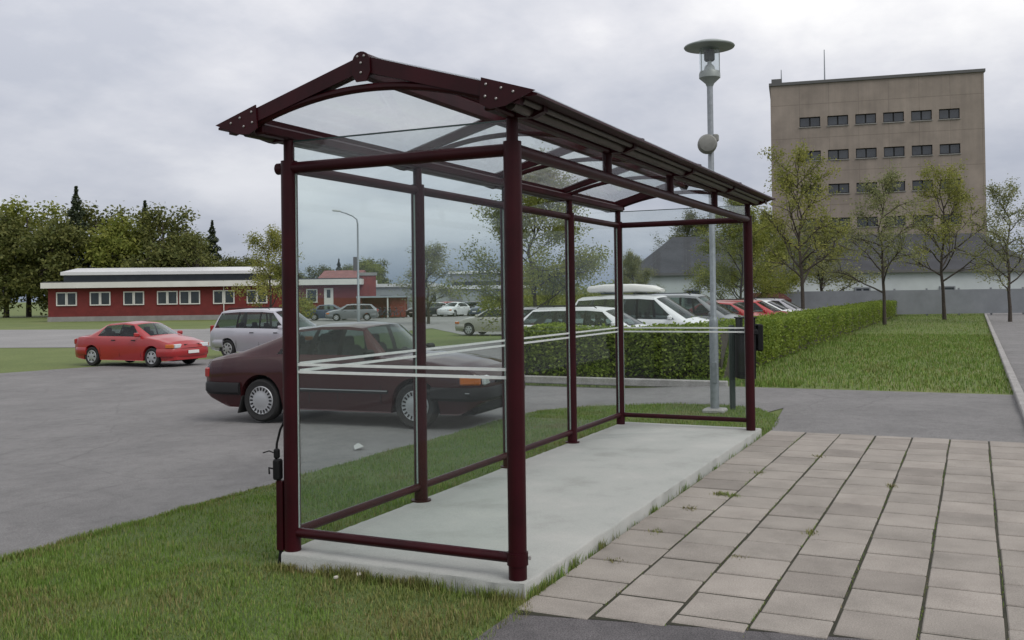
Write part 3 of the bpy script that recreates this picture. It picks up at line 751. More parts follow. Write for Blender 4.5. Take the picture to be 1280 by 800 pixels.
# key: (xb, xt, w, wr, zbelt, zedge, zcentre, bulge, zone)
K_SAAB = [(-2.36, -2.36, .62, .56, .70, .74, .76, -.05, 'b'), (-2.34, -2.34, .70, .62, .80, .84, .86, -.05, 'b'), (-2.22, -2.22, .775, .66, .86, .895, .925, -.05, 'b'),
    (-1.95, -1.95, .82, .70, .90, .955, .985, -.04, 'b'), (-1.70, -1.68, .835, .68, .93, 1.005, 1.035, -.04, 'rg'), (-1.10, -.78, .845, .58, .955, 1.315, 1.345, -.10, 'b'),
    (-1.02, -.72, .845, .575, .955, 1.328, 1.362, -.08, 'win0'), (-.50, -.42, .845, .572, .955, 1.362, 1.408, -.04, 'bp2'), (-.40, -.36, .845, .57, .955, 1.365, 1.412, -.03, 'win1'),
    (.02, .0, .845, .57, .955, 1.372, 1.425, 0, 'bp3'), (.09, .07, .845, .57, .955, 1.37, 1.425, .02, 'win2'), (.56, .30, .845, .56, .955, 1.345, 1.402, .10, 'b'), (.60, .33, .845, .56, .955, 1.335, 1.39, .11, 'ws'),
    (.72, .70, .843, .66, .955, .985, 1.01, .20, 'b'), (1.0, 1.0, .838, .66, .935, .965, 1.00, .16, 'b'), (1.45, 1.45, .83, .65, .895, .925, .965, .12, 'b'), (1.85, 1.85, .815, .63, .835, .865, .905, .10, 'b'),
    (2.10, 2.10, .785, .60, .765, .80, .835, .08, 'b'), (2.20, 2.20, .74, .58, .70, .725, .745, .06, 'b'), (2.23, 2.23, .68, .56, .62, .64, .65, .05, 'b')]
S_SAAB = dict(sill=.20, rw=.31, archgap=.05, wx=(-1.26, 1.26), xf=2.26, xr=-2.36, chin=.55, chin2=.34, bwrap=.74, tx=.11, boff=.05, w=.845, cab=(-1.25, .75), seats=(-.60, .25), slots=20, black_bumper=True,
    bz=.48, bh=.17, bz2=.47, bh2=.17, hz=.66, hh=.13, tz=.69, th=.15, mirror=(.60, 1.0), handles=(-.30, .22), hzd=.86, strip=((-2.0, -1.66), (-.86, .86), (1.66, 2.1)), stripz=.49, doors=(-.42, .05, .74), flaps=True)
K_MPV = [(-2.28, -2.26, .74, .60, .80, .86, .90, -.04, 'b'), (-2.25, -2.20, .83, .62, .95, 1.0, 1.04, -.04, 'rg'), (-2.12, -1.86, .87, .64, 1.02, 1.62, 1.66, -.05, 'b'), (-2.04, -1.80, .88, .645, 1.02, 1.64, 1.69, -.04, 'win0'),
    (-1.06, -1.0, .895, .66, 1.02, 1.69, 1.745, 0, 'bp4'), (-.98, -.92, .895, .66, 1.02, 1.69, 1.75, 0, 'win1'), (-.02, -.04, .9, .66, 1.01, 1.69, 1.75, 0, 'bp5'), (.06, .03, .9, .66, 1.01, 1.69, 1.75, .02, 'win2'),
    (1.16, .42, .9, .64, .99, 1.655, 1.71, .10, 'b'), (1.22, .47, .9, .64, .99, 1.645, 1.70, .12, 'ws'), (1.42, 1.42, .89, .68, .975, 1.01, 1.06, .18, 'b'), (1.75, 1.75, .87, .66, .92, .96, 1.0, .14, 'b'),
    (2.1, 2.1, .82, .62, .78, .83, .87, .10, 'b'), (2.25, 2.25, .75, .58, .66, .70, .73, .08, 'b'), (2.30, 2.30, .66, .55, .58, .60, .61, .06, 'b')]
S_MPV = dict(sill=.22, rw=.32, wx=(-1.42, 1.42), xf=2.33, xr=-2.28, w=.9, cab=(-1.9, 1.25), seats=(-.9, .25), slots=7, bz=.48, bh=.26, bz2=.50, bh2=.26, hz=.72, hh=.15, tz=.98, th=.34, mirror=(1.02, 1.09), handles=(-.30, .75), hzd=.90, doors=(-1.0, .02, 1.15), rails=(-1.6, .3, 1.74), railw=.62)
K_EST = [(-2.24, -2.22, .68, .56, .72, .78, .80, -.04, 'b'), (-2.20, -2.15, .80, .60, .90, .95, .98, -.04, 'rg'), (-1.98, -1.62, .83, .575, .965, 1.36, 1.40, -.06, 'b'), (-1.90, -1.56, .835, .58, .965, 1.375, 1.42, -.04, 'win0'),
    (-1.02, -.90, .85, .60, .955, 1.40, 1.455, 0, 'bp6'), (-.95, -.84, .85, .60, .955, 1.40, 1.455, 0, 'win1'), (-.10, -.10, .855, .60, .95, 1.405, 1.46, 0, 'bp7'), (-.03, -.04, .855, .60, .95, 1.405, 1.46, .02, 'win2'),
    (.86, .32, .855, .58, .935, 1.37, 1.425, .10, 'b'), (.92, .37, .855, .58, .935, 1.36, 1.415, .11, 'ws'), (1.10, 1.08, .85, .66, .93, .96, 1.0, .18, 'b'), (1.5, 1.5, .84, .64, .87, .90, .95, .14, 'b'),
    (1.95, 1.95, .80, .60, .76, .79, .84, .10, 'b'), (2.15, 2.15, .73, .57, .66, .69, .72, .08, 'b'), (2.20, 2.20, .66, .54, .58, .60, .61, .06, 'b')]
S_EST = dict(sill=.20, rw=.305, wx=(-1.31, 1.31), xf=2.23, xr=-2.24, w=.855, cab=(-1.6, .98), seats=(-.75, .2), slots=6, bz=.45, bh=.24, bz2=.47, bh2=.24, hz=.66, hh=.13, tz=.86, th=.26, mirror=(.78, 1.02), handles=(-.32, .55), hzd=.84, doors=(-.92, -.06, .86), rails=(-1.5, .2, 1.45), railw=.56)
K_SED = [(-2.20, -2.20, .64, .56, .70, .74, .76, -.05, 'b'), (-2.17, -2.17, .74, .60, .86, .89, .92, -.05, 'b'), (-1.95, -1.95, .82, .64, .92, .95, .985, -.05, 'b'), (-1.60, -1.58, .84, .66, .935, .965, 1.0, -.04, 'rg'), (-1.15, -.86, .85, .57, .94, 1.32, 1.36, -.08, 'b'),
    (-1.08, -.80, .85, .57, .94, 1.335, 1.375, -.06, 'win1'), (-.12, -.12, .855, .585, .935, 1.38, 1.43, 0, 'bp8'), (-.05, -.06, .855, .585, .935, 1.38, 1.43, .02, 'win2'),
    (.86, .28, .855, .57, .925, 1.345, 1.395, .10, 'b'), (.92, .33, .855, .57, .925, 1.335, 1.385, .11, 'ws'), (1.10, 1.08, .85, .66, .92, .95, .99, .18, 'b'), (1.5, 1.5, .84, .64, .86, .89, .93, .14, 'b'),
    (1.95, 1.95, .80, .60, .75, .78, .82, .10, 'b'), (2.13, 2.13, .73, .57, .65, .68, .70, .08, 'b'), (2.18, 2.18, .66, .54, .57, .59, .60, .06, 'b')]
S_SED = dict(S_EST, xf=2.21, xr=-2.20, cab=(-1.2, .98), rails=None, tz=.78, th=.18, black_bumper=False)

NOSE = -PI / 2             # cars point down the car park, along -y
def put(o, u=None, dep=None, xy=None, rz=NOSE):
    p = Vector((*xy, 0)) if xy else at(u, dep)
    o.location = (p.x, p.y, terr(p.y) - .02 + .004); o.rotation_euler = (0, 0, rz); return o
saab = make_car('hatchback_car', 'dark maroon fastback hatchback parked side-on behind the shelter glass', 'car', K_SAAB, S_SAAB, M['p_maroon'])
put(saab, xy=(7.02, 5.80), rz=-R(87))
mpv = make_car('people_carrier', 'silver people carrier parked behind the maroon hatchback, before the red building', 'car', K_MPV, S_MPV, M['p_silver'])
put(mpv, 343, 34.6)
est = make_car('estate_car', 'white estate car nearest the hedge, in front of the van with the roof box', 'car', K_EST, S_EST, M['p_white'])
put(est, 746, 25.6)
van = copy_tree(mpv, None, {'car_paint_silver': M['p_white']}); van['label'] = 'white people carrier carrying a long white roof box'; van.name = 'people_carrier'
put(van, 806, 28.3)
for c in list(van.children):
    if c.name.startswith('roof_rail'): bpy.data.objects.remove(c)
rb = thing('roof_box', 'long white roof box mounted on the white people carrier', 'roof box', van.location + Vector((0, .58, 1.75)), NOSE)
def rbx(b):
    secs = [(-1.12, .30, .10, .20), (-1.05, .40, .07, .26), (-.6, .44, .06, .31), (.3, .44, .06, .31), (.85, .38, .06, .26), (1.12, .24, .07, .15)]
    V = []; n = 12
    for x, hw, z0, z1 in secs:
        for k in range(n):
            a = 2 * PI * k / n; cx_, sx_ = math.cos(a), math.sin(a)
            V.append((x, hw * math.copysign(abs(cx_) ** .5, cx_), (z0 + z1) / 2 + (z1 - z0) / 2 * math.copysign(abs(sx_) ** .5, sx_)))
    F = [(i * n + k, i * n + (k + 1) % n, (i + 1) * n + (k + 1) % n, (i + 1) * n + k) for i in range(len(secs) - 1) for k in range(n)] + [tuple(range(n)), tuple((len(secs) - 1) * n + k for k in range(n))]
    b.add(V, F)
one('shell', M['boxwhite'], rbx, rb, smooth=50)
for x in (-.55, .45): one('roof_bar', M['trim'], lambda b: b.box((x, 0, .03), (.06, 1.2, .045), bev=.01), rb)
sed = make_car('saloon_car', 'pale beige saloon car facing left by the grass strip in the far car park', 'car', K_SED, S_SED, M['p_beige'])
put(sed, 622, 50.5, rz=-NOSE)
def park(src, label, paint, u=None, dep=None, xy=None, rz=NOSE, old=None, group=None):
    o = copy_tree(src, None, {old: M[paint]} if old != M[paint].name else None); o['label'] = label
    if group: o['group'] = group
    return put(o, u, dep, xy, rz)
PB, PS, PW = 'car_paint_beige', 'car_paint_silver', 'car_paint_white'
park(est, 'pale silver estate car whose roof shows behind the white estate', 'p_silver', 706, 37, old=PW)
park(mpv, 'grey people carrier to the right of the roof box, half behind the lamp post', 'p_grey', 858, 31.5, old=PS)
park(sed, 'red saloon parked just right of the lamp post behind the hedge', 'p_red', 906, 36.5, old=PB)
park(est, 'red estate car with pale windscreen pillar, just right of the far shelter post', 'p_red', 936, 38.5, old=PW)
park(sed, 'white saloon in the right hand row behind the red estate', 'p_white', 950, 41.5, old=PB)
park(est, 'silver estate car at the right end of the row behind the hedge', 'p_silver', 966, 43.8, old=PW)
red = park(sed, 'bright red saloon at the left edge beside the silver people carrier', 'p_red', 176, 31.5, old=PB)
park(sed, 'dark blue saloon in front of the white door of the red building', 'p_blue', 412, 87, rz=FACE + .1, old=PB)
park(est, 'dark grey estate car before the brick block, left of the bicycles', 'p_grey', 440, 84, rz=FACE + PI + .1, old=PW)
# distant row in front of the grey hall
far = [('p_dark', 531, 'small dark car leftmost in the distant row before the grey hall'), ('p_white', 543, 'white car second from left in the distant row'), ('p_red', 556, 'red car among the distant row before the grey hall'),
       ('p_white', 569, 'white estate between red and dark cars in the distant row'), ('p_dark', 582, 'black estate in the middle of the distant row'), ('p_grey', 595, 'grey saloon right of centre in the distant row'), ('p_blue', 608, 'blue saloon in the distant row below the tree'), ('p_silver', 621, 'silver car at the right of the distant row')]
for i, (p, u, lb) in enumerate(far):
    src, old = (sed, PB) if i % 2 else (est, PW)
    park(src, lb, p, u, 96 + (i % 3) * 1.5, rz=FACE + (-2.35 if i % 3 else -2.1), old=old, group='distant cars before the grey hall')

# ------------------------------------------------------------------ vegetation
def leaves(P, size, jitter=.35, flat=.3, aspect=.6, rng=RNG, nrm=None):
    n = len(P); s = size * rng.uniform(1 - jitter, 1 + jitter, n)
    a = rng.normal(size=(n, 3)); a[:, 2] *= .7; a /= np.linalg.norm(a, axis=1)[:, None]
    b = rng.normal(size=(n, 3)); b -= a * (a * b).sum(1)[:, None]; b /= np.linalg.norm(b, axis=1)[:, None]
    a = a * s[:, None]; b = b * (s * aspect)[:, None] * .5
    V = np.stack([P - a * .5, P - b + a * .02, P + a * .55, P + b + a * .02], 1).reshape(-1, 3)
    F = np.arange(4 * n).reshape(n, 4); return V, F
def skeleton(h, spread, first, levels, rng, nb=(9, 5, 4), up_=.55, lean=0.):
    """returns tubes [(pts, radii)] and twig points"""
    tubes = []; tips = []
    r0 = h * .0095 + .022
    tr = [Vector((0, 0, 0))]; n = 9
    for i in range(1, n + 1):
        tr.append(Vector((rng.normal() * .02 * h * (i / n) + lean * h * i / n, rng.normal() * .02 * h * (i / n), h * .95 * i / n)))
    tubes.append((tr, [r0 * (1.15 if i == 0 else 1) * (1 - .9 * i / n) + .006 for i in range(n + 1)]))
    def grow(p, d, L, r, lev):
        pts = [p]; m = 5; dd = d.copy()
        for i in range(m):
            dd = (dd + Vector(rng.normal(size=3)) * .16 + Vector((0, 0, .06 * up_))).normalized(); pts.append(pts[-1] + dd * L / m)
        tubes.append((pts, [max(.004, r * (1 - .8 * i / m)) for i in range(m + 1)]))
        if lev >= levels:
            for i in range(2, m + 1): tips.append(pts[i])
            return
        for k in range(nb[lev]):
            t = rng.uniform(.25, 1.); i = min(m - 1, int(t * m)); q = pts[i].lerp(pts[i + 1], t * m - i)
            ax = Vector(rng.normal(size=3)); nd = (dd + ax * .55).normalized()
            grow(q, nd, L * rng.uniform(.35, .6), r * .5, lev + 1)
    for k in range(nb[0]):
        t = first + (1 - first) * (k + rng.uniform(.1, .9)) / nb[0] * .97
        i = min(n - 1, int(t * n)); q = tr[i].lerp(tr[i + 1], t * n - i)
        az = k * 2.4 + rng.uniform(-.5, .5); fall = 1 - ((t - first) / (1 - first)) ** 1.3 * .72
        d = Vector((math.cos(az), math.sin(az), up_ + .5 * t)).normalized()
        grow(q, d, spread * fall * rng.uniform(.8, 1.15), r0 * .42 * fall + .008, 1)
    return tubes, tips
def make_tree(name, label, h, spread, first, lm, nleaf, lsize, seed, sig=.16, nb=(13, 6, 4), up_=.55, group=None, levels=2, bark=None):
    rng = np.random.default_rng(seed)
    root = thing(name, label, 'tree', group=group)
    tubes, tips = skeleton(h, spread, first, levels, rng, nb, up_)
    b = MB()
    for pts, rs in tubes: b.tube(pts, rs, 6 if rs[0] > .03 else 4, False)
    b.build('trunk', bark or M['bark'], root, smooth=60)
    T = np.array([tuple(t) for t in tips])
    # clumpy: twig weights vary so some boughs are fuller than others
    wgt = rng.uniform(.1, 1., len(T)) ** 1.5; wgt /= wgt.sum()
    P = T[rng.choice(len(T), nleaf, p=wgt)] + rng.normal(size=(nleaf, 3)) * sig
    V, F = leaves(P, lsize, rng=rng); np_mesh('crown', V, F, lm, root)
    return root
def plant(o, u, dep, rz=0., s=1., label=None, group=None, mats=None, new=True):
    c = copy_tree(o, None, mats) if new else o
    p = at(u, dep); c.location = p - Vector((0, 0, .05)); c.rotation_euler = (0, 0, rz); c.scale = (s,) * 3 if not isinstance(s, tuple) else s
    if label: c['label'] = label
    if group: c['group'] = group
    return c
# the large tree seen through the middle of the shelter
t1 = make_tree('leafy_tree', 'broad fresh green tree seen through the glass behind the white estate', 7.2, 3.5, .10, M['leaf_mid'], 32000, .10, 3, .22, (22, 8, 4), .42)
plant(t1, 668, 41, new=False)
t2 = make_tree('young_tree', 'slender young tree with fresh leaves before the red building', 6.3, 2.2, .14, M['leaf_fresh'], 8500, .11, 5, .20, (18, 6, 3), .62)
plant(t2, 338, 58, new=False)
t3 = make_tree('airy_tree', 'tall airy tree with thin bare boughs right of the shelter, behind the hedge', 8.0, 3.0, .25, M['leaf_fresh'], 8500, .10, 8, .16, (22, 7, 4), .5)
plant(t3, 1003, 43, new=False)
plant(t2, 535, 72, 1.3, (1.35, 1.35, .95), 'pale young tree in front of the distant grey hall', mats={'leaf_fresh': M['leaf_pale']})
plant(t1, 926, 55, 2.1, .92, 'full green tree in front of the dark roofed barn, left of the airy tree', mats={'leaf_mid': M['leaf_mid']})
plant(t1, 958, 60, 4.0, .86, 'green tree between the barn and the tall airy tree')
plant(t2, 1028, 62, 2.0, (1.5, 1.5, 1.0), 'small tree with a dark stem at the foot of the tower block', mats={'leaf_fresh': M['leaf_pale']})
plant(t1, 792, 66, 3.2, .62, 'grey green tree behind the roof box', mats={'leaf_mid': M['leaf_pale']})
t4 = make_tree('airy_tree', 'tree', 7.6, 2.5, .22, M['leaf_pale'], 7500, .10, 31, .18, (19, 7, 4), .7)
plant(t4, 1105, 46, 1.0, .95, new=False, label= 'loose green tree standing to the right of the airy tree')
plant(t3, 1180, 52, 5.0, 1.02, 'tall thin tree second from the right edge behind the hedge')
plant(t4, 1262, 48, 2.6, .9, 'thin tree at the far right edge behind the hedge')
plant(t1, 866, 105, 1.2, 1.38, 'broad tree whose top shows over the barn roof', mats={'leaf_mid': M['leaf_dark']})
plant(t2, 250, 66, 3.0, .6, 'low young tree left of the slender one, before the red building') if False else None
# wood on the left behind the red building: trees one can tell apart
def far_tree(kind, seed):
    rng = np.random.default_rng(seed); root = thing(kind, 'tree', 'tree'); b = MB()
    if kind == 'spruce_tree':
        b.tube([(0, 0, 0), (0, 0, 12.5)], [.22, .03], 7, False); n = 5000; t = rng.uniform(0, 1, n) ** .7
        z = 13.4 - t * 11.5; tier = .72 + .28 * np.cos(z * 5.2); rr = (t ** .9) * 3.6 * np.sqrt(rng.uniform(.15, 1, n)) * tier; a = rng.uniform(0, 2 * PI, n)
        P = np.stack([rr * np.cos(a), rr * np.sin(a), z - rr * .25], 1); lm, ls = M['leaf_conifer'], .33
    else:
        b.tube([(0, 0, 0), (.1, 0, 4), (0, .1, 9)], [.25, .18, .06], 7, False); cs = []
        for k in range(34):
            v = rng.normal(size=3); v /= np.linalg.norm(v); rad = rng.uniform(.45, 1.)
            cs.append(np.array([v[0] * 3.3 * rad, v[1] * 3.3 * rad, 5.6 + v[2] * 5.0 * rad]))
            b.tube([(0, 0, 3.5 + rng.uniform(0, 3)), tuple(cs[-1])], [.09, .02], 4, False)
        cs = np.array(cs); n = 9000
        P = cs[rng.integers(0, len(cs), n)] + rng.normal(size=(n, 3)) * np.array([.62, .62, .5]); lm, ls = M['leaf_dark'], .34
    b.build('trunk', M['bark'], root); V, F = leaves(P, ls, rng=rng); np_mesh('crown', V, F, lm, root); return root
bt = far_tree('broadleaf_tree', 21); bt2 = far_tree('broadleaf_tree', 22); sp = far_tree('spruce_tree', 23)
wood = [(bt, 248, 118, .97, 'leaf_mid'), (bt2, 232, 126, 1.12, None), (sp, 266, 128, .93, None), (bt2, 288, 122, .78, None), (bt, 306, 128, .72, 'leaf_dark'), (bt, 326, 122, .62, 'leaf_mid'), (bt2, 348, 128, .66, 'leaf_mid'),
        (bt2, 372, 135, .6, None), (bt, 205, 120, 1.3, None), (sp, 182, 130, 1.15, None), (bt2, 155, 122, 1.35, 'leaf_mid'), (bt, 122, 128, 1.4, None), (sp, 96, 124, 1.25, None), (bt2, 66, 120, 1.3, None), (bt, 36, 126, 1.45, 'leaf_mid'), (bt2, 8, 122, 1.4, None),
        (bt, 398, 150, .66, None), (bt2, 412, 160, .70, None), (sp, 424, 158, .62, None), (bt, 438, 156, .68, None), (bt2, 455, 150, .82, 'leaf_mid'), (bt, 468, 158, .78, None)]
used = set()
SH = {'bt': 'round', 'sp': 'pointed'}
names_ = ['light green tree at the left edge of the photo behind the low white roof', 'taller round tree just left of the pointed spruce in the wood', 'dark pointed spruce rising above the wood behind the red building', 'dark round tree just right of the pointed spruce', 'low dark tree in the wood, left of the slender young tree', 'light green tree right behind the slender young tree', 'light green tree hidden behind the front left shelter post', 'dark tree just right of the front left shelter post, beyond the red building',
    'tall round tree left of the low white roof end', 'spruce second from right among the left hand wood', 'tall light green tree in the left wood', 'very tall dark tree between two spruces', 'leftmost pointed spruce in the wood', 'dark tree left of the leftmost spruce', 'light green tree second from the left edge', 'dark tree at the extreme left edge of the wood',
    'far dark tree left of the red tiled roof', 'far round tree above the red tiled roof', 'far small spruce above the red tiled roof', 'far dark tree just left of the curved street light', 'far light green tree behind the curved street light', 'far dark tree right of the curved street light']
for (src, u, d, s, lm), lb in zip(wood, names_):
    new = src.name in used; used.add(src.name)
    om = {'leaf_dark': M[lm]} if lm and src is not sp else None
    c = plant(src, u, d, random.uniform(0, 6), s, lb, None, om, new=new)
    if not new: pass
    if not c.get('group'): c['group'] = 'trees of the wood behind the red building'
# first uses keep their own material; give the first broadleaf its lighter leaf through a copy of the mesh
# rust coloured shrub by the red shed
def shrub(label, u, dep, w_, h_, m, n, ls, seed, name='shrub'):
    rng = np.random.default_rng(seed); root = thing(name, label, 'shrub'); b = MB()
    for k in range(7):
        a = rng.uniform(0, 6.28); b.tube([(0, 0, 0), (w_ * .3 * math.cos(a), w_ * .3 * math.sin(a), h_ * .7)], [.02, .008], 4, False)
    b.build('stems', M['bark'], root); v = rng.normal(size=(n, 3)); v /= np.linalg.norm(v, axis=1)[:, None]; v *= rng.uniform(.5, 1, n)[:, None]
    P = v * np.array([w_ / 2, w_ / 2, h_ / 2]) + np.array([0, 0, h_ / 2]); V, F = leaves(P, ls, rng=rng); np_mesh('foliage', V, F, m, root)
    root.location = at(u, dep); return root
shrub('rust red shrub beside the low red shed', 450, 88, 1.6, 1.4, M['leaf_rust'], 700, .16, 1)
shrub('green bush at the corner of the red building below its window', 372, 84, 3.2, 2.2, M['leaf_fresh'], 1500, .2, 2)
for u_, d_, w__, h__, sd_, lb_ in ((655, 62, 6., 2.6, 3, 'wide green bush beyond the white estate, left of the roof box'), (700, 66, 7., 3.0, 4, 'tall green bush behind the pale silver estate'), (745, 70, 6.5, 2.7, 5, 'green bush directly left of the roof box'), (775, 74, 6., 3.2, 6, 'green bush behind the rear of the roof box')):
    shrub(lb_, u_, d_, w__, h__, M['leaf_mid'], 3200, .20, sd_, 'bush')
# clipped hedge, L-shaped
def hedge(name, label, segs, n, ls, seed, h=.96):
    rng = np.random.default_rng(seed); root = thing(name, label, 'hedge')
    b = MB(); P = []
    area = [((x1 - x0) + (y1 - y0)) for x0, x1, y0, y1 in segs]; tot = sum(area)
    for (x0, x1, y0, y1), a in zip(segs, area):
        L = max(x1 - x0, y1 - y0); m = max(2, int(L / .25)); alongx = (x1 - x0) > (y1 - y0)
        V = []; F = []
        for i in range(m + 1):
            t = i / m; hh = h - .09 + .05 * math.sin(i * 1.7) * .5 + rng.uniform(-.02, .02); ins = .10 + rng.uniform(-.02, .03)
            for s, z in ((ins, .0), (ins * .8, .55), (ins, hh - .06), (ins + .12, hh)):
                V.append((x0 + (x1 - x0) * t, y0 + s, z) if alongx else (x0 + s, y0 + (y1 - y0) * t, z))
            for s, z in ((ins + .12, hh), (ins, hh - .06), (ins * .8, .55), (ins, .0)):
                V.append((x0 + (x1 - x0) * t, y1 - s, z) if alongx else (x1 - s, y0 + (y1 - y0) * t, z))
        for i in range(m):
            for k in range(7): F.append((i * 8 + k, i * 8 + k + 1, (i + 1) * 8 + k + 1, (i + 1) * 8 + k))
        F += [tuple(range(8)), tuple(m * 8 + k for k in range(8))]
        b.add(V, F)
        nn = n[0] if (x1 - x0) < 2 else n[1]
        # denser towards the near end
        t = rng.uniform(0, 1, nn); 
        if alongx and L > 20: t = t ** 2.2
        face = rng.choice(4, nn, p=[.40, .16, .36, .08]); q = rng.uniform(0, 1, nn); dep = rng.exponential(.045, nn) - .03
        wv = (y1 - y0) if alongx else (x1 - x0)
        wav = .035 * np.sin(t * L * 2.1) + .03 * np.sin(t * L * 5.3 + 1)
        zz = np.where(face == 2, h - dep, h * q ** .85 + .02) + wav * (face == 2)
        sv = np.where(face == 0, dep - wav * .6, np.where(face == 1, wv - dep, q * wv))
        tt = np.where(face == 3, rng.choice([0., 1.], nn), t)
        # looser foot
        keep = rng.uniform(0, 1, nn) < np.clip(.25 + zz / .35, 0, 1)
        px = x0 + (x1 - x0) * tt if alongx else x0 + sv; py = y0 + sv if alongx else y0 + (y1 - y0) * tt
        P.append(np.stack([px, py, zz], 1)[keep])
    # stray shoots standing out of the top
    for (x0, x1, y0, y1), q_ in zip(segs, (500, 1500)):
        t = rng.uniform(0, 1, (q_, 2)); t[:, 0] = t[:, 0] ** (2. if x1 - x0 > 20 else 1.); zz = h + rng.exponential(.035, q_)
        P.append(np.stack([x0 + (x1 - x0) * t[:, 0], y0 + (y1 - y0) * t[:, 1], zz], 1))
    core = b.build('twig_shade_core', M['bark'], root, smooth=60)  # solid twig core, its dark colour paints the shade between the leaves
    P = np.concatenate(P); P += rng.normal(size=P.shape) * .018
    # sprigs sticking out on top
    V, F = leaves(P, ls, rng=rng); np_mesh('foliage', V, F, M['leaf_hedge'], root); root.location = (0, 0, -.03)
    return root
hedge('hedge', 'clipped green hedge turning a corner between the lane and the parked cars', [(13.35, 14.4, 2.05, 6.3), (14.4, 78., 2.05, 3.05)], (26000, 62000), .072, 4)

# ------------------------------------------------------------------ grass blades
def blades(name, P, hgt, wid, m, rng, lean=.55):
    n = len(P); a = rng.uniform(0, 2 * PI, n); h = hgt * rng.uniform(.45, 1.25, n) * (1 + .35 * np.sin(P[:, 0] * 4.7 + np.sin(P[:, 1] * 3.3) * 2) * np.sin(P[:, 1] * 5.1 + np.sin(P[:, 0] * 2.9) * 2)); w2 = wid * rng.uniform(.6, 1.3, n) / 2
    d = np.stack([np.cos(a), np.sin(a), np.zeros(n)], 1); s = np.stack([-np.sin(a), np.cos(a), np.zeros(n)], 1)
    ln = (rng.uniform(.1, 1., n) * lean * h)[:, None]; z = np.array([0, 0, 1.])
    b0 = P - s * w2[:, None]; b1 = P + s * w2[:, None]; mid = P + d * ln * .35 + z * (h * .6)[:, None]
    m0 = mid - s * (w2 * .75)[:, None]; m1 = mid + s * (w2 * .75)[:, None]; tip = P + d * ln + z * h[:, None]; t2_ = tip + s * .0004
    V = np.stack([b0, b1, m1, m0, t2_, tip], 1).reshape(-1, 3); k = np.arange(n)[:, None] * 6
    F = np.concatenate([k + np.array([[0, 1, 2, 3]]), k + np.array([[3, 2, 4, 5]])], 1).reshape(-1, 4)
    o = np_mesh(name, V, F, m); o['kind'] = 'stuff'; return o
def vterr(y): return np.interp(y, [k[0] for k in KN], [k[1] for k in KN])
def scatter(n, x0, x1, y0, y1, rng, clump=.5):
    P = np.stack([rng.uniform(x0, x1, n), rng.uniform(y0, y1, n)], 1)
    f = np.sin(P[:, 0] * 7.3 + np.sin(P[:, 1] * 5.1) * 1.7) * np.sin(P[:, 1] * 6.7 + np.sin(P[:, 0] * 4.3) * 1.3)
    return P[rng.uniform(0, 1, n) < 1 - clump * .5 * (1 - f)]
def inside(px, py, poly):
    r_ = np.zeros(len(px), bool); n = len(poly)
    for (ax_, ay_), (bx_, by_) in zip(poly, poly[1:] + poly[:1]):
        if ay_ == by_: continue
        c_ = ((ay_ > py) != (by_ > py)) & (px < (bx_ - ax_) * (py - ay_) / (by_ - ay_) + ax_); r_ ^= c_
    return r_
rg = np.random.default_rng(9)
Pn = np.concatenate([scatter(95000, -2.9, -.06, -.2, 3.8, rg), scatter(26000, -.06, 2.6, 1.68, 3.82, rg), scatter(44000, 2.6, 9.5, 1.68, 3.82, rg), scatter(17000, 6.48, 9.6, -.1, 1.7, rg), scatter(9000, -2.9, 2., 3.7, 3.86, rg)])
x, y = Pn[:, 0], Pn[:, 1]
keep = ~((x > -.075) & (x < 6.47) & (y > -.075) & (y < 1.61)) & (y > -.2 + .05 * np.sin(x * 9)) & inside(x, y, lawn_edge + [(-.12, -.12), (-.3, -.26), (-.75, -.22), (-40, -.2)])
Pn = Pn[keep]; x, y = Pn[:, 0], Pn[:, 1]
dist = np.where(x < 0, -x, 9.)
pat = np.sin(x * 2.3 + np.sin(y * 1.9) * 2) * np.sin(y * 2.9 + np.sin(x * 3.1) * 1.5)
dryp = ((x < -.05) & (pat > .45) & (rg.uniform(0, 1, len(x)) < .5)) | ((x < -.0) & (x > -1.1) & (y < 1.75) & (rg.uniform(0, 1, len(x)) < np.clip(1.1 - dist * 1.15 + .35 * np.sin(y * 4.1 + np.sin(x * 5.)), 0, 1))) | ((x < .0) & (y < .15) & (rg.uniform(0, 1, len(x)) < .55)) | ((y > 3.55) & (rg.uniform(0, 1, len(x)) < .3)) | ((y > 1.6) & (y < 1.95) & (x > 0) & (rg.uniform(0, 1, len(x)) < .35))
P3 = np.column_stack([x, y, vterr(y) - .014])
blades('grass', P3[~dryp], .033, .0048, M['blade'], rg)
blades('dry_grass', P3[dryp], .032, .0045, M['blade_dry'], rg, .9)
ne = 2600; ye_ = rg.uniform(-.1, 1.75, ne); xe_ = -.068 - np.abs(rg.normal(.012, .03, ne)); sel = rg.uniform(0, 1, ne) < .55 + .45 * np.sin(ye_ * 9 + np.sin(ye_ * 4) * 2)
blades('edge_grass', np.column_stack([xe_, ye_, np.full(ne, -.012)])[sel], .062, .005, M['blade_dry'], rg, .7)
# weeds along the slab's joint with the paving
cl_ = []
for cx_, n, sp_ in [(.02, 260, .05), (.12, 220, .05), (.24, 160, .05), (.42, 90, .05), (.62, 120, .04), (.9, 60, .06), (1.1, 150, .035), (1.35, 40, .08), (1.8, 40, .1), (2.25, 110, .05), (2.6, 35, .1), (3.1, 60, .07), (3.6, 30, .1), (4.2, 50, .1), (4.9, 50, .1), (5.6, 60, .12), (6.2, 90, .12)]:
    cl_.append(np.column_stack([rg.normal(cx_, sp_, n), rg.normal(-.088, .012, n), np.full(n, -.01)]))
cl_ = np.concatenate(cl_); cl_ = cl_[rg.uniform(0, 1, len(cl_)) < .55]; cl_ = cl_[cl_[:, 1] < -.077]
blades('weeds', cl_, .062, .005, M['blade'], rg, .7)
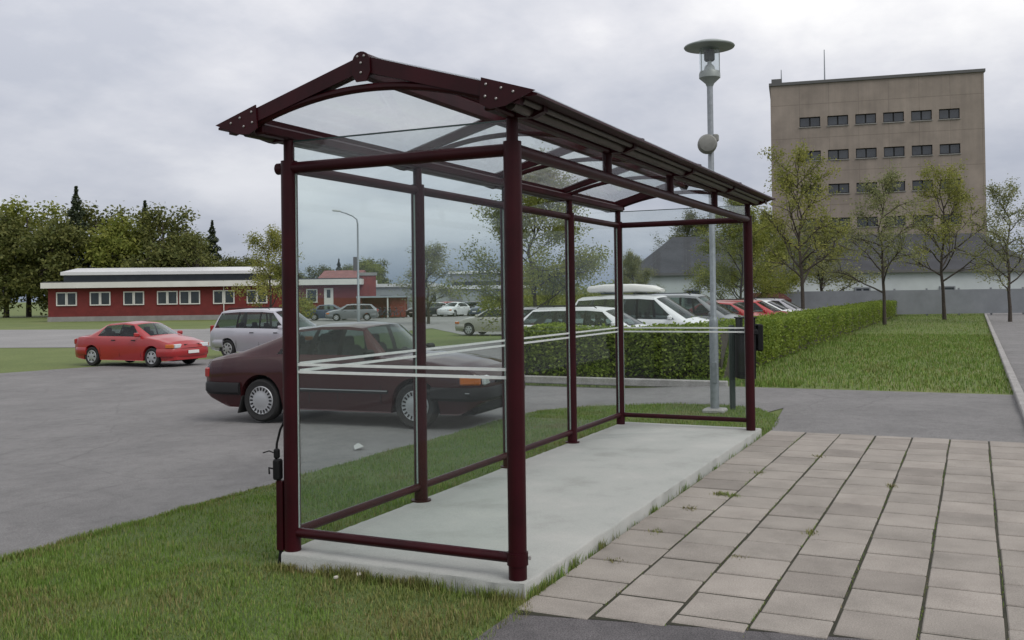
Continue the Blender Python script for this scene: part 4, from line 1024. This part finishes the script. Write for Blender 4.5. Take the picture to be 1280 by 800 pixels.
# moss and seedlings in the long paving joints
J = []
for k, yj in enumerate([-.515 - .388 * i for i in range(6)]):
    n = 330; J.append(np.column_stack([rg.uniform(-.2, 6.8, n), rg.normal(yj, .003, n), np.full(n, .0)]))
J = np.concatenate(J); J = J[rg.uniform(0, 1, len(J)) < .5 + .5 * np.sin(J[:, 0] * 3.1 + J[:, 1] * 9)]
blades('joint_moss', J, .020, .004, M['blade'], rg, .8)
mo = np.concatenate([np.column_stack([rg.normal(mx_, .035, n_), rg.normal(my_, .03, n_), np.full(n_, .004)]) for mx_, my_, n_ in ((3.05, -.42, 150), (3.02, -.52, 90), (1.63, -.30, 50), (2.44, -.33, 60), (.82, -.28, 40), (4.1, -.515, 70), (1.2, -.95, 40), (5.2, -.90, 60), (2.0, -1.30, 40), (3.9, -1.68, 50))])
blades('paving_weeds', mo, .022, .006, M['blade_dry'], rg, 1.4)
# coarser grass on the bank beyond the lane
Pb = scatter(45000, 12.5, 34, -3, 2.2, rg, .6); Pb = np.concatenate([Pb, scatter(26000, 34, 90, -3, 2.2, rg, .6)]); Pb = np.column_stack([Pb, vterr(Pb[:, 1]) - .03]); blades('bank_grass', Pb, .075, .014, M['blade'], rg)
Pg = scatter(9000, 12.5, 13.5, .5, 7.3, rg, .6); Pg = np.column_stack([Pg, vterr(Pg[:, 1]) - .03]); blades('kerb_grass', Pg, .10, .010, M['blade'], rg)
# pale stones, dandelions, litter
def rock(u, v, s, lab, m='stone', name='stone', cat='stone', flat=.7):
    p = gnd(u, v); b = MB(); rr = random.Random(u); n = 7
    prof = [(.001, -.2), (.8, -.15), (1., .25), (.7, .75), (.001, .95)]
    V = []
    for r_, h in prof:
        for k in range(n): a = 2 * PI * k / n; q_ = rr.uniform(.8, 1.2); V.append((r_ * math.cos(a) * q_ * s, r_ * math.sin(a) * q_ * s * .8, h * s * flat))
    F = [(i * n + k, i * n + (k + 1) % n, (i + 1) * n + (k + 1) % n, (i + 1) * n + k) for i in range(4) for k in range(n)]
    b.add(V, F); o = b.build(name, M[m], smooth=50, loc=p + Vector((0, 0, .022))); return tag(o, lab, cat)
rock(420, 727, .020, 'small pale stone in the dry grass, leftmost of the three by the slab')
rock(449, 723, .024, 'pale stone in the dry grass, middle of the three by the slab')
rock(478, 716, .026, 'largest pale stone, touching the dry edge of the slab')
pl = gnd(449, 560); b = MB(); 
b.add([(-.09, 0, .0), (-.02, -.07, .03), (.08, -.02, .01), (.05, .06, .05), (-.04, .05, .035), (0, 0, .06)], [(0, 1, 5), (1, 2, 5), (2, 3, 5), (3, 4, 5), (4, 0, 5)])
tag(b.build('paper_scrap', M['litter'], smooth=0, loc=pl + Vector((0, 0, -.005))), 'crumpled white paper scrap on the asphalt behind the glass', 'litter')

# ------------------------------------------------------------------ buildings
def bwin(parent, x, z0, z1, w_, y, fr=.10, mull=0, mframe='white_trim'):
    f = MB(); zc = (z0 + z1) / 2; h_ = z1 - z0
    for s in (-1, 1): f.box((x + s * (w_ / 2 - fr / 2), y - .05, zc), (fr, .12, h_))
    for s in (-1, 1): f.box((x, y - .05, zc + s * (h_ / 2 - fr / 2)), (w_ - 2 * fr - .004, .12, fr))
    for k in range(mull): f.box((x - w_ / 2 + w_ * (k + 1) / (mull + 1), y - .045, zc), (fr * .6, .10, h_ - 2 * fr - .004))
    o = f.build('window', M[mframe], parent, smooth=0)
    p = MB(); p.box((x, y - .01, zc), (w_ - 2 * fr, .05, h_ - 2 * fr)); p.build('window_pane', M['darkwin'], o, smooth=0); return o
def X(u, d): return (u - CX) * d / F_
def facing(name, label, u0, dep, cat='building', turn=0.):
    p = at(u0, dep); return thing(name, label, cat, (p.x, p.y, -.45 if p.y > 15 else 0.), FACE + turn)
# long red single-storey building
D = 95.
rbd = facing('red_building', 'long low red wooden building with white fascia and cream window frames', 448, D)
def lx(u): return X(u, D) - X(448, D)
zo = .45
def Z(v, u=340, d=D): return zat(v, d, u) + zo
x0, x1 = lx(60), 0
one('wall', M['redwood'], lambda b: b.box(((x0 + x1) / 2, 5, (Z(356) + .45) / 2), (x1 - x0, 10, Z(356) - .45 + .9 - .9 + .0)), rbd, smooth=0)
one('plinth', M['plinth'], lambda b: b.box(((x0 + x1) / 2, 5, .2), (x1 - x0 + .1, 10.1, .5)), rbd, smooth=0)
one('fascia', M['white_trim'], lambda b: b.box(((x0 + x1) / 2, 4.8, (Z(350) + Z(357)) / 2), (x1 - x0 + .8, 11, Z(350) - Z(357))), rbd, smooth=0)
one('roof', M['rooffelt'], lambda b: b.box(((x0 + x1) / 2, 4.8, Z(350) + .06), (x1 - x0 + .6, 10.6, .1)), rbd, smooth=0)
for u in (77, 90, 119, 132, 161, 174, 203, 216, 231, 244, 273, 287, 315, 328, 390): bwin(rbd, lx(u), Z(379), Z(362), 1.0 if u != 390 else 1.1, 0)
dr_ = one('door', M['white_trim'], lambda b: b.box((lx(411), -.03, (Z(361) + .45) / 2), (.9, .1, Z(361) - .45)), rbd, smooth=0)
one('door_glass', M['darkwin'], lambda b: b.box((lx(411), -.085, Z(368)), (.35, .03, .8)), dr_, smooth=0)
one('drainpipe', M['white_trim'], lambda b: b.tube([(lx(280), -.1, .4), (lx(280), -.1, Z(357))], .05, 8), rbd)
# red brick annex and low shed with bicycles
ax = facing('brick_annex', 'small square red brick block rising at the end of the red building', 459, 96., turn=.165)
one('wall', M['redbrick'], lambda b: b.box((0, 3, Z(344, 459, 96) / 2), (1.75, 6, Z(344, 459, 96))), ax, smooth=0)
one('roof', M['plinth'], lambda b: b.box((0, 3, Z(344, 459, 96) + .12), (1.95, 6.2, .3)), ax, smooth=0)
sd = facing('red_shed', 'low red open-fronted shed with pale eave, right of the brick block', 478, 93.)
zt_ = Z(372, 478, 93)
one('wall', M['redbrick'], lambda b: (b.box((0, 1.6, zt_ / 2), (4.4, .15, zt_)), b.box((-2.1, .8, zt_ / 2), (.15, 1.44, zt_)), b.box((1.4, .8, zt_ / 2), (1.4, 1.44, zt_ - .1))), sd, smooth=0)
one('roof', M['greywall'], lambda b: b.box((0, .7, zt_ + .08), (4.9, 2.4, .16)), sd, smooth=0)
for x in (-2.2, .55): one('post', M['white_trim'], lambda b: b.box((x, -.35, zt_ / 2), (.13, .13, zt_)), sd, smooth=0)
def bike():
    r_ = thing('bicycle', 'bike', 'bicycle', group='bicycles parked before the red shed')
    for x in (-.52, .52):
        one('wheel', M['rubber'], lambda b: (b.tube([(x + .33 * math.cos(a), 0, .33 + .33 * math.sin(a)) for a in [2 * PI * k / 20 for k in range(21)]], .022, 6, False), b.lathe([(.03, -.05), (.03, .05)], (x, 0, .33), 8, 'Y')), r_)
    one('frame', M['p_blue'], lambda b: (b.tube([(-.52, 0, .33), (-.08, 0, .30), (.40, 0, .78), (-.2, 0, .74), (-.52, 0, .33)], .02, 6), b.tube([(-.08, 0, .3), (-.24, 0, .9)], .018, 6), b.tube([(.52, 0, .33), (.36, 0, 1.0)], .018, 6)), r_)
    one('saddle', M['black'], lambda b: b.box((-.26, 0, .93), (.25, .13, .06), bev=.02), r_)
    one('handlebar', M['bolt'], lambda b: b.tube([(.28, -.28, 1.04), (.36, 0, 1.0), (.28, .28, 1.04)], .014, 6), r_); return r_
bk = bike(); spots = [(466, 91.5), (471, 91.7), (477, 91.4), (483, 91.8), (490, 91.5), (498, 91.6)]
blb = ['bicycle at the left post of the red shed', 'bicycle second from left under the shed eave', 'bicycle left of the shed post', 'bicycle just behind the white shed post', 'bicycle right of the white shed post', 'bicycle at the right end of the red shed']
for i, (u, d) in enumerate(spots):
    o = bk if i == 0 else copy_tree(bk); o.location = at(u, d); o.rotation_euler = (0, 0, FACE + .5 + .2 * math.sin(i * 3)); o['label'] = blb[i]
# white-roofed building behind
wr_ = facing('white_roofed_building', 'low building with white sloping roof and dark window band behind the red building', 322, 112., turn=.12)
def lw(u): return X(u, 112) - X(322, 112)
zw = zat(340, 112, 300) + .45
one('wall', M['redwood'], lambda b: b.box((lw(90) / 2, 5, zw / 2 - .9), (-lw(90), 10, zw - 1.8)), wr_, smooth=0)
one('window_band', M['darkwin'], lambda b: b.box((lw(90) / 2, 5, zw - .68), (-lw(90) - .1, 9.8, .95)), wr_, smooth=0)
one('roof', M['roofwhite'], lambda b: b.prism([(-.8, zw - .2), (-.8, zw + .15), (5, zw + .75), (10.8, zw + .15), (10.8, zw - .2)], 'X', lw(90), .5), wr_, smooth=0)
# house with red tiled roof
th_ = facing('tiled_house', 'far house with pinkish red tiled roof behind the red building', 424, 120.)
zt2 = zat(348, 120, 424) + .45
one('wall', M['redbrick'], lambda b: b.box((0, 4, zt2 / 2), (4.6, 8, zt2)), th_, smooth=0)
one('roof', M['rooftile'], lambda b: b.prism([(-.5, zt2), (4, zt2 + 1.1), (8.5, zt2)], 'X', -2.6, 2.6), th_, smooth=0)
one('chimney', M['tower_cap'], lambda b: b.box((1.4, 4, zt2 + 1.6), (.5, .5, 2.4)), th_, smooth=0)
# distant halls
def hall(name, label, u0, u1, dep, vtop, vband0, vband1, upper=None):
    o = facing(name, label, u0, dep); w_ = X(u1, dep) - X(u0, dep); um = (u0 + u1) / 2
    z0_, z1_ = zat(vband1, dep, um) + .45, zat(vband0, dep, um) + .45
    one('wall', M['greywall'], lambda b: b.box((w_ / 2, 8, z0_ / 2), (w_, 16, z0_)), o, smooth=0)
    one('fascia', M['roofwhite'], lambda b: b.box((w_ / 2, 8, (z0_ + z1_) / 2), (w_ + .6, 16.6, z1_ - z0_)), o, smooth=0)
    if upper:
        zu = zat(vtop, dep + 8, um) + .45
        one('clerestory', M['rooffelt'], lambda b: b.box((w_ * .55, 12, z1_ + .3), (w_ * .86, 8, .6)), o, smooth=0)
        one('upper_wall', M['bluegrey'], lambda b: b.box((w_ * .55, 12, (z1_ + .6 + zu - .3) / 2), (w_ * .9, 8.4, zu - z1_ - .9)), o, smooth=0)
        one('roof', M['roofwhite'], lambda b: b.box((w_ * .55, 12, zu - .12), (w_ * .93, 9, .34)), o, smooth=0)
    for k in range(3):
        one('door', M['bluegrey'], lambda b: b.box((w_ * (.2 + .3 * k), -.03, 1.1), (1.6, .1, 2.2)), o, smooth=0)
    return o
hall('industrial_hall', 'distant grey hall with white bands and a raised upper storey', 545, 668, 124, 339, 356.5, 361, True)
hall('storage_hall', 'low distant pale hall with white fascia right of the brick block', 468, 541, 130, 340, 354.5, 358.5)
# dark-roofed barn on the right
bd = 74.
bn2 = facing('barn', 'pale grey walled barn with a big dark hipped roof behind the parked cars', 814, bd)
wB = X(1300, bd) - X(814, bd); zE_, zR_ = zat(334, bd, 850), zat(288, bd + 8, 900)
one('wall', M['barnwall'], lambda b: b.box((wB / 2, 9, zE_ / 2), (wB, 18, zE_)), bn2, smooth=0)
hx = X(866, bd) - X(814, bd)
def hip(b):
    V = [(-.3, -.3, zE_), (wB, -.3, zE_), (wB, 18.3, zE_), (-.3, 18.3, zE_), (hx, 9, zR_), (wB, 9, zR_)]
    b.add(V, [(0, 1, 5, 4), (1, 2, 5), (2, 3, 4, 5), (3, 0, 4), (0, 3, 2, 1)])
one('roof', M['rooffelt'], hip, bn2, smooth=0)
one('eave', M['tower_cap'], lambda b: (b.box((wB / 2, -.33, zE_ - .08), (wB + .3, .12, .2)),), bn2, smooth=0)
for k in range(4): bwin(bn2, 3.2 + k * 6.5, 1.1, 2.3, 1.2, 0, mframe='bluegrey')
# grey board fence, small red shed roof by the trees
fp = at(958, 60)
fn = thing('board_fence', 'blue grey board fence under the trees on the right', 'fence', (fp.x, fp.y, 0), FACE)
one('boards', M['bluegrey'], lambda b: b.box((9, 0, .85), (18, .06, 1.5)), fn, smooth=0)
for k in range(10): one('post', M['bluegrey'], lambda b: b.box((k * 2., .07, .85), (.1, .07, 1.7)), fn, smooth=0)
hp = at(965, 56)
ht = thing('garden_hut', 'low hut with dark red roof behind the white cars', 'hut', (hp.x, hp.y, 0), FACE)
one('wall', M['bluegrey'], lambda b: b.box((0, .9, .5), (1.9, 1.6, 1.0)), ht, smooth=0)
one('roof', M['hutroof'], lambda b: b.prism([(-.1, 1.0), (-.1, 1.15), (1.9, 1.55), (1.9, 1.4)], 'X', -1.1, 1.1), ht, smooth=0)
# tower block
TD = 95.
tw = facing('tower_block', 'tall brown concrete tower block with small dark windows at the right', 967, TD, turn=-R(16)); tw.location.z = 0
def lt(u): return ((u - CX) / F_ * TD - X(967, TD)) / (math.cos(R(16)) + (u - CX) / F_ * math.sin(R(16)))
zT = zat(107, TD, 1000); wT = lt(1235)
rowsT = [(148, 160), (190, 202), (232, 244), (274, 286), (316, 328)]
def wins():
    out = []
    for r_, (va, vb) in enumerate(rowsT):
        for k in range(6):
            ua = 1003 + k * 35 ; ub = 1029 + k * 35
            out.append((lt(ua), lt(ub), zat(vb, TD, 1020), zat(va, TD, 1020)))
    return out
WN = wins()
def twall(b):
    # front wall as strips round the openings, then the sides
    zs = 0.
    for r_ in range(len(rowsT) - 1, -1, -1):
        ww = WN[r_ * 6:(r_ + 1) * 6]; za, zb_ = ww[0][2], ww[0][3]
        b.box((wT / 2, .15, (zs + za) / 2), (wT, .3, za - zs)); xs = 0.
        for x_a, x_b, _, _ in ww: b.box(((xs + x_a) / 2, .15, (za + zb_) / 2), (x_a - xs, .3, zb_ - za)); xs = x_b
        b.box(((xs + wT) / 2, .15, (za + zb_) / 2), (wT - xs, .3, zb_ - za)); zs = zb_
    b.box((wT / 2, .15, (zs + zT) / 2), (wT, .3, zT - zs))
    b.box((wT / 2, 6.3, zT / 2 - .05), (wT - .02, 11.9, zT - .1))
one('wall', M['tower'], twall, tw, smooth=0)
for x_a, x_b, za, zb_ in WN:
    wf = one('window', M['trim'], lambda b: (b.box(((x_a + x_b) / 2, .27, (za + zb_) / 2), (x_b - x_a - .01, .04, zb_ - za - .01)),), tw, smooth=0)
    one('window_sill', M['plinth'], lambda b: b.box(((x_a + x_b) / 2, -.03, za - .05), (x_b - x_a + .1, .12, .08)), tw, smooth=0)
    def pn(b):
        w3 = (x_b - x_a) / 2
        for k in range(2): b.box((x_a + w3 * (k + .5), .24, (za + zb_) / 2), (w3 - .14, .03, zb_ - za - .18))
    one('window_pane', M['darkwin'], pn, wf, smooth=0)
one('parapet', M['tower_cap'], lambda b: b.box((wT / 2, 6.1, zT + .14), (wT + .25, 12.5, .28)), tw, smooth=0)
one('roof_housing', M['tower_cap'], lambda b: b.box((lt(975) + .0, 1.0, zT + .5), (lt(982) - lt(969), 1.2, .55)), tw, smooth=0)
for u, v in ((981, 84), (1036, 62)):
    one('mast', M['steel'], lambda b: b.tube([(lt(u), 1.2, zT + .2), (lt(u), 1.2, zat(v, TD, u))], [.07, .04], 6), tw)
# far street light with curved arm, and a small lamp by the barn
sp0 = at(448, 62)
sl = thing('street_light', 'slim grey street light with curved arm reaching left, in the far car park', 'street light', sp0, FACE)
zz = zat(280, 62, 448) - sp0.z
arm_u = [(448, 280), (447, 274), (442, 270), (434, 266.5), (426, 264)]
one('pole', M['steel'], lambda b: b.tube([(0, 0, 0), (0, 0, 2.0), (0, 0, 2.05)] + [(X(u, 62) - X(448, 62), 0, zat(v, 62, 448) - sp0.z) for u, v in arm_u], [.11, .11, .075, .055, .05, .045, .04, .035], 10), sl)
one('lamp_head', M['lampwhite'], lambda b: b.box((X(422, 62) - X(448, 62), 0, zat(263, 62, 448) - sp0.z), (.55, .2, .12), rot=(0, .12, 0), bev=.03), sl)
sb = at(892, 58)
sg = thing('path_lamp', 'short dark lamp with white head in front of the barn wall', 'lamp', sb, FACE)
one('pole', M['trim'], lambda b: b.tube([(0, 0, 0), (0, 0, 3.0)], .07, 8), sg)
one('lamp_head', M['lampwhite'], lambda b: b.lathe([(.1, 2.9), (.2, 3.0), (.2, 3.2), (.05, 3.3)], n=12), sg)
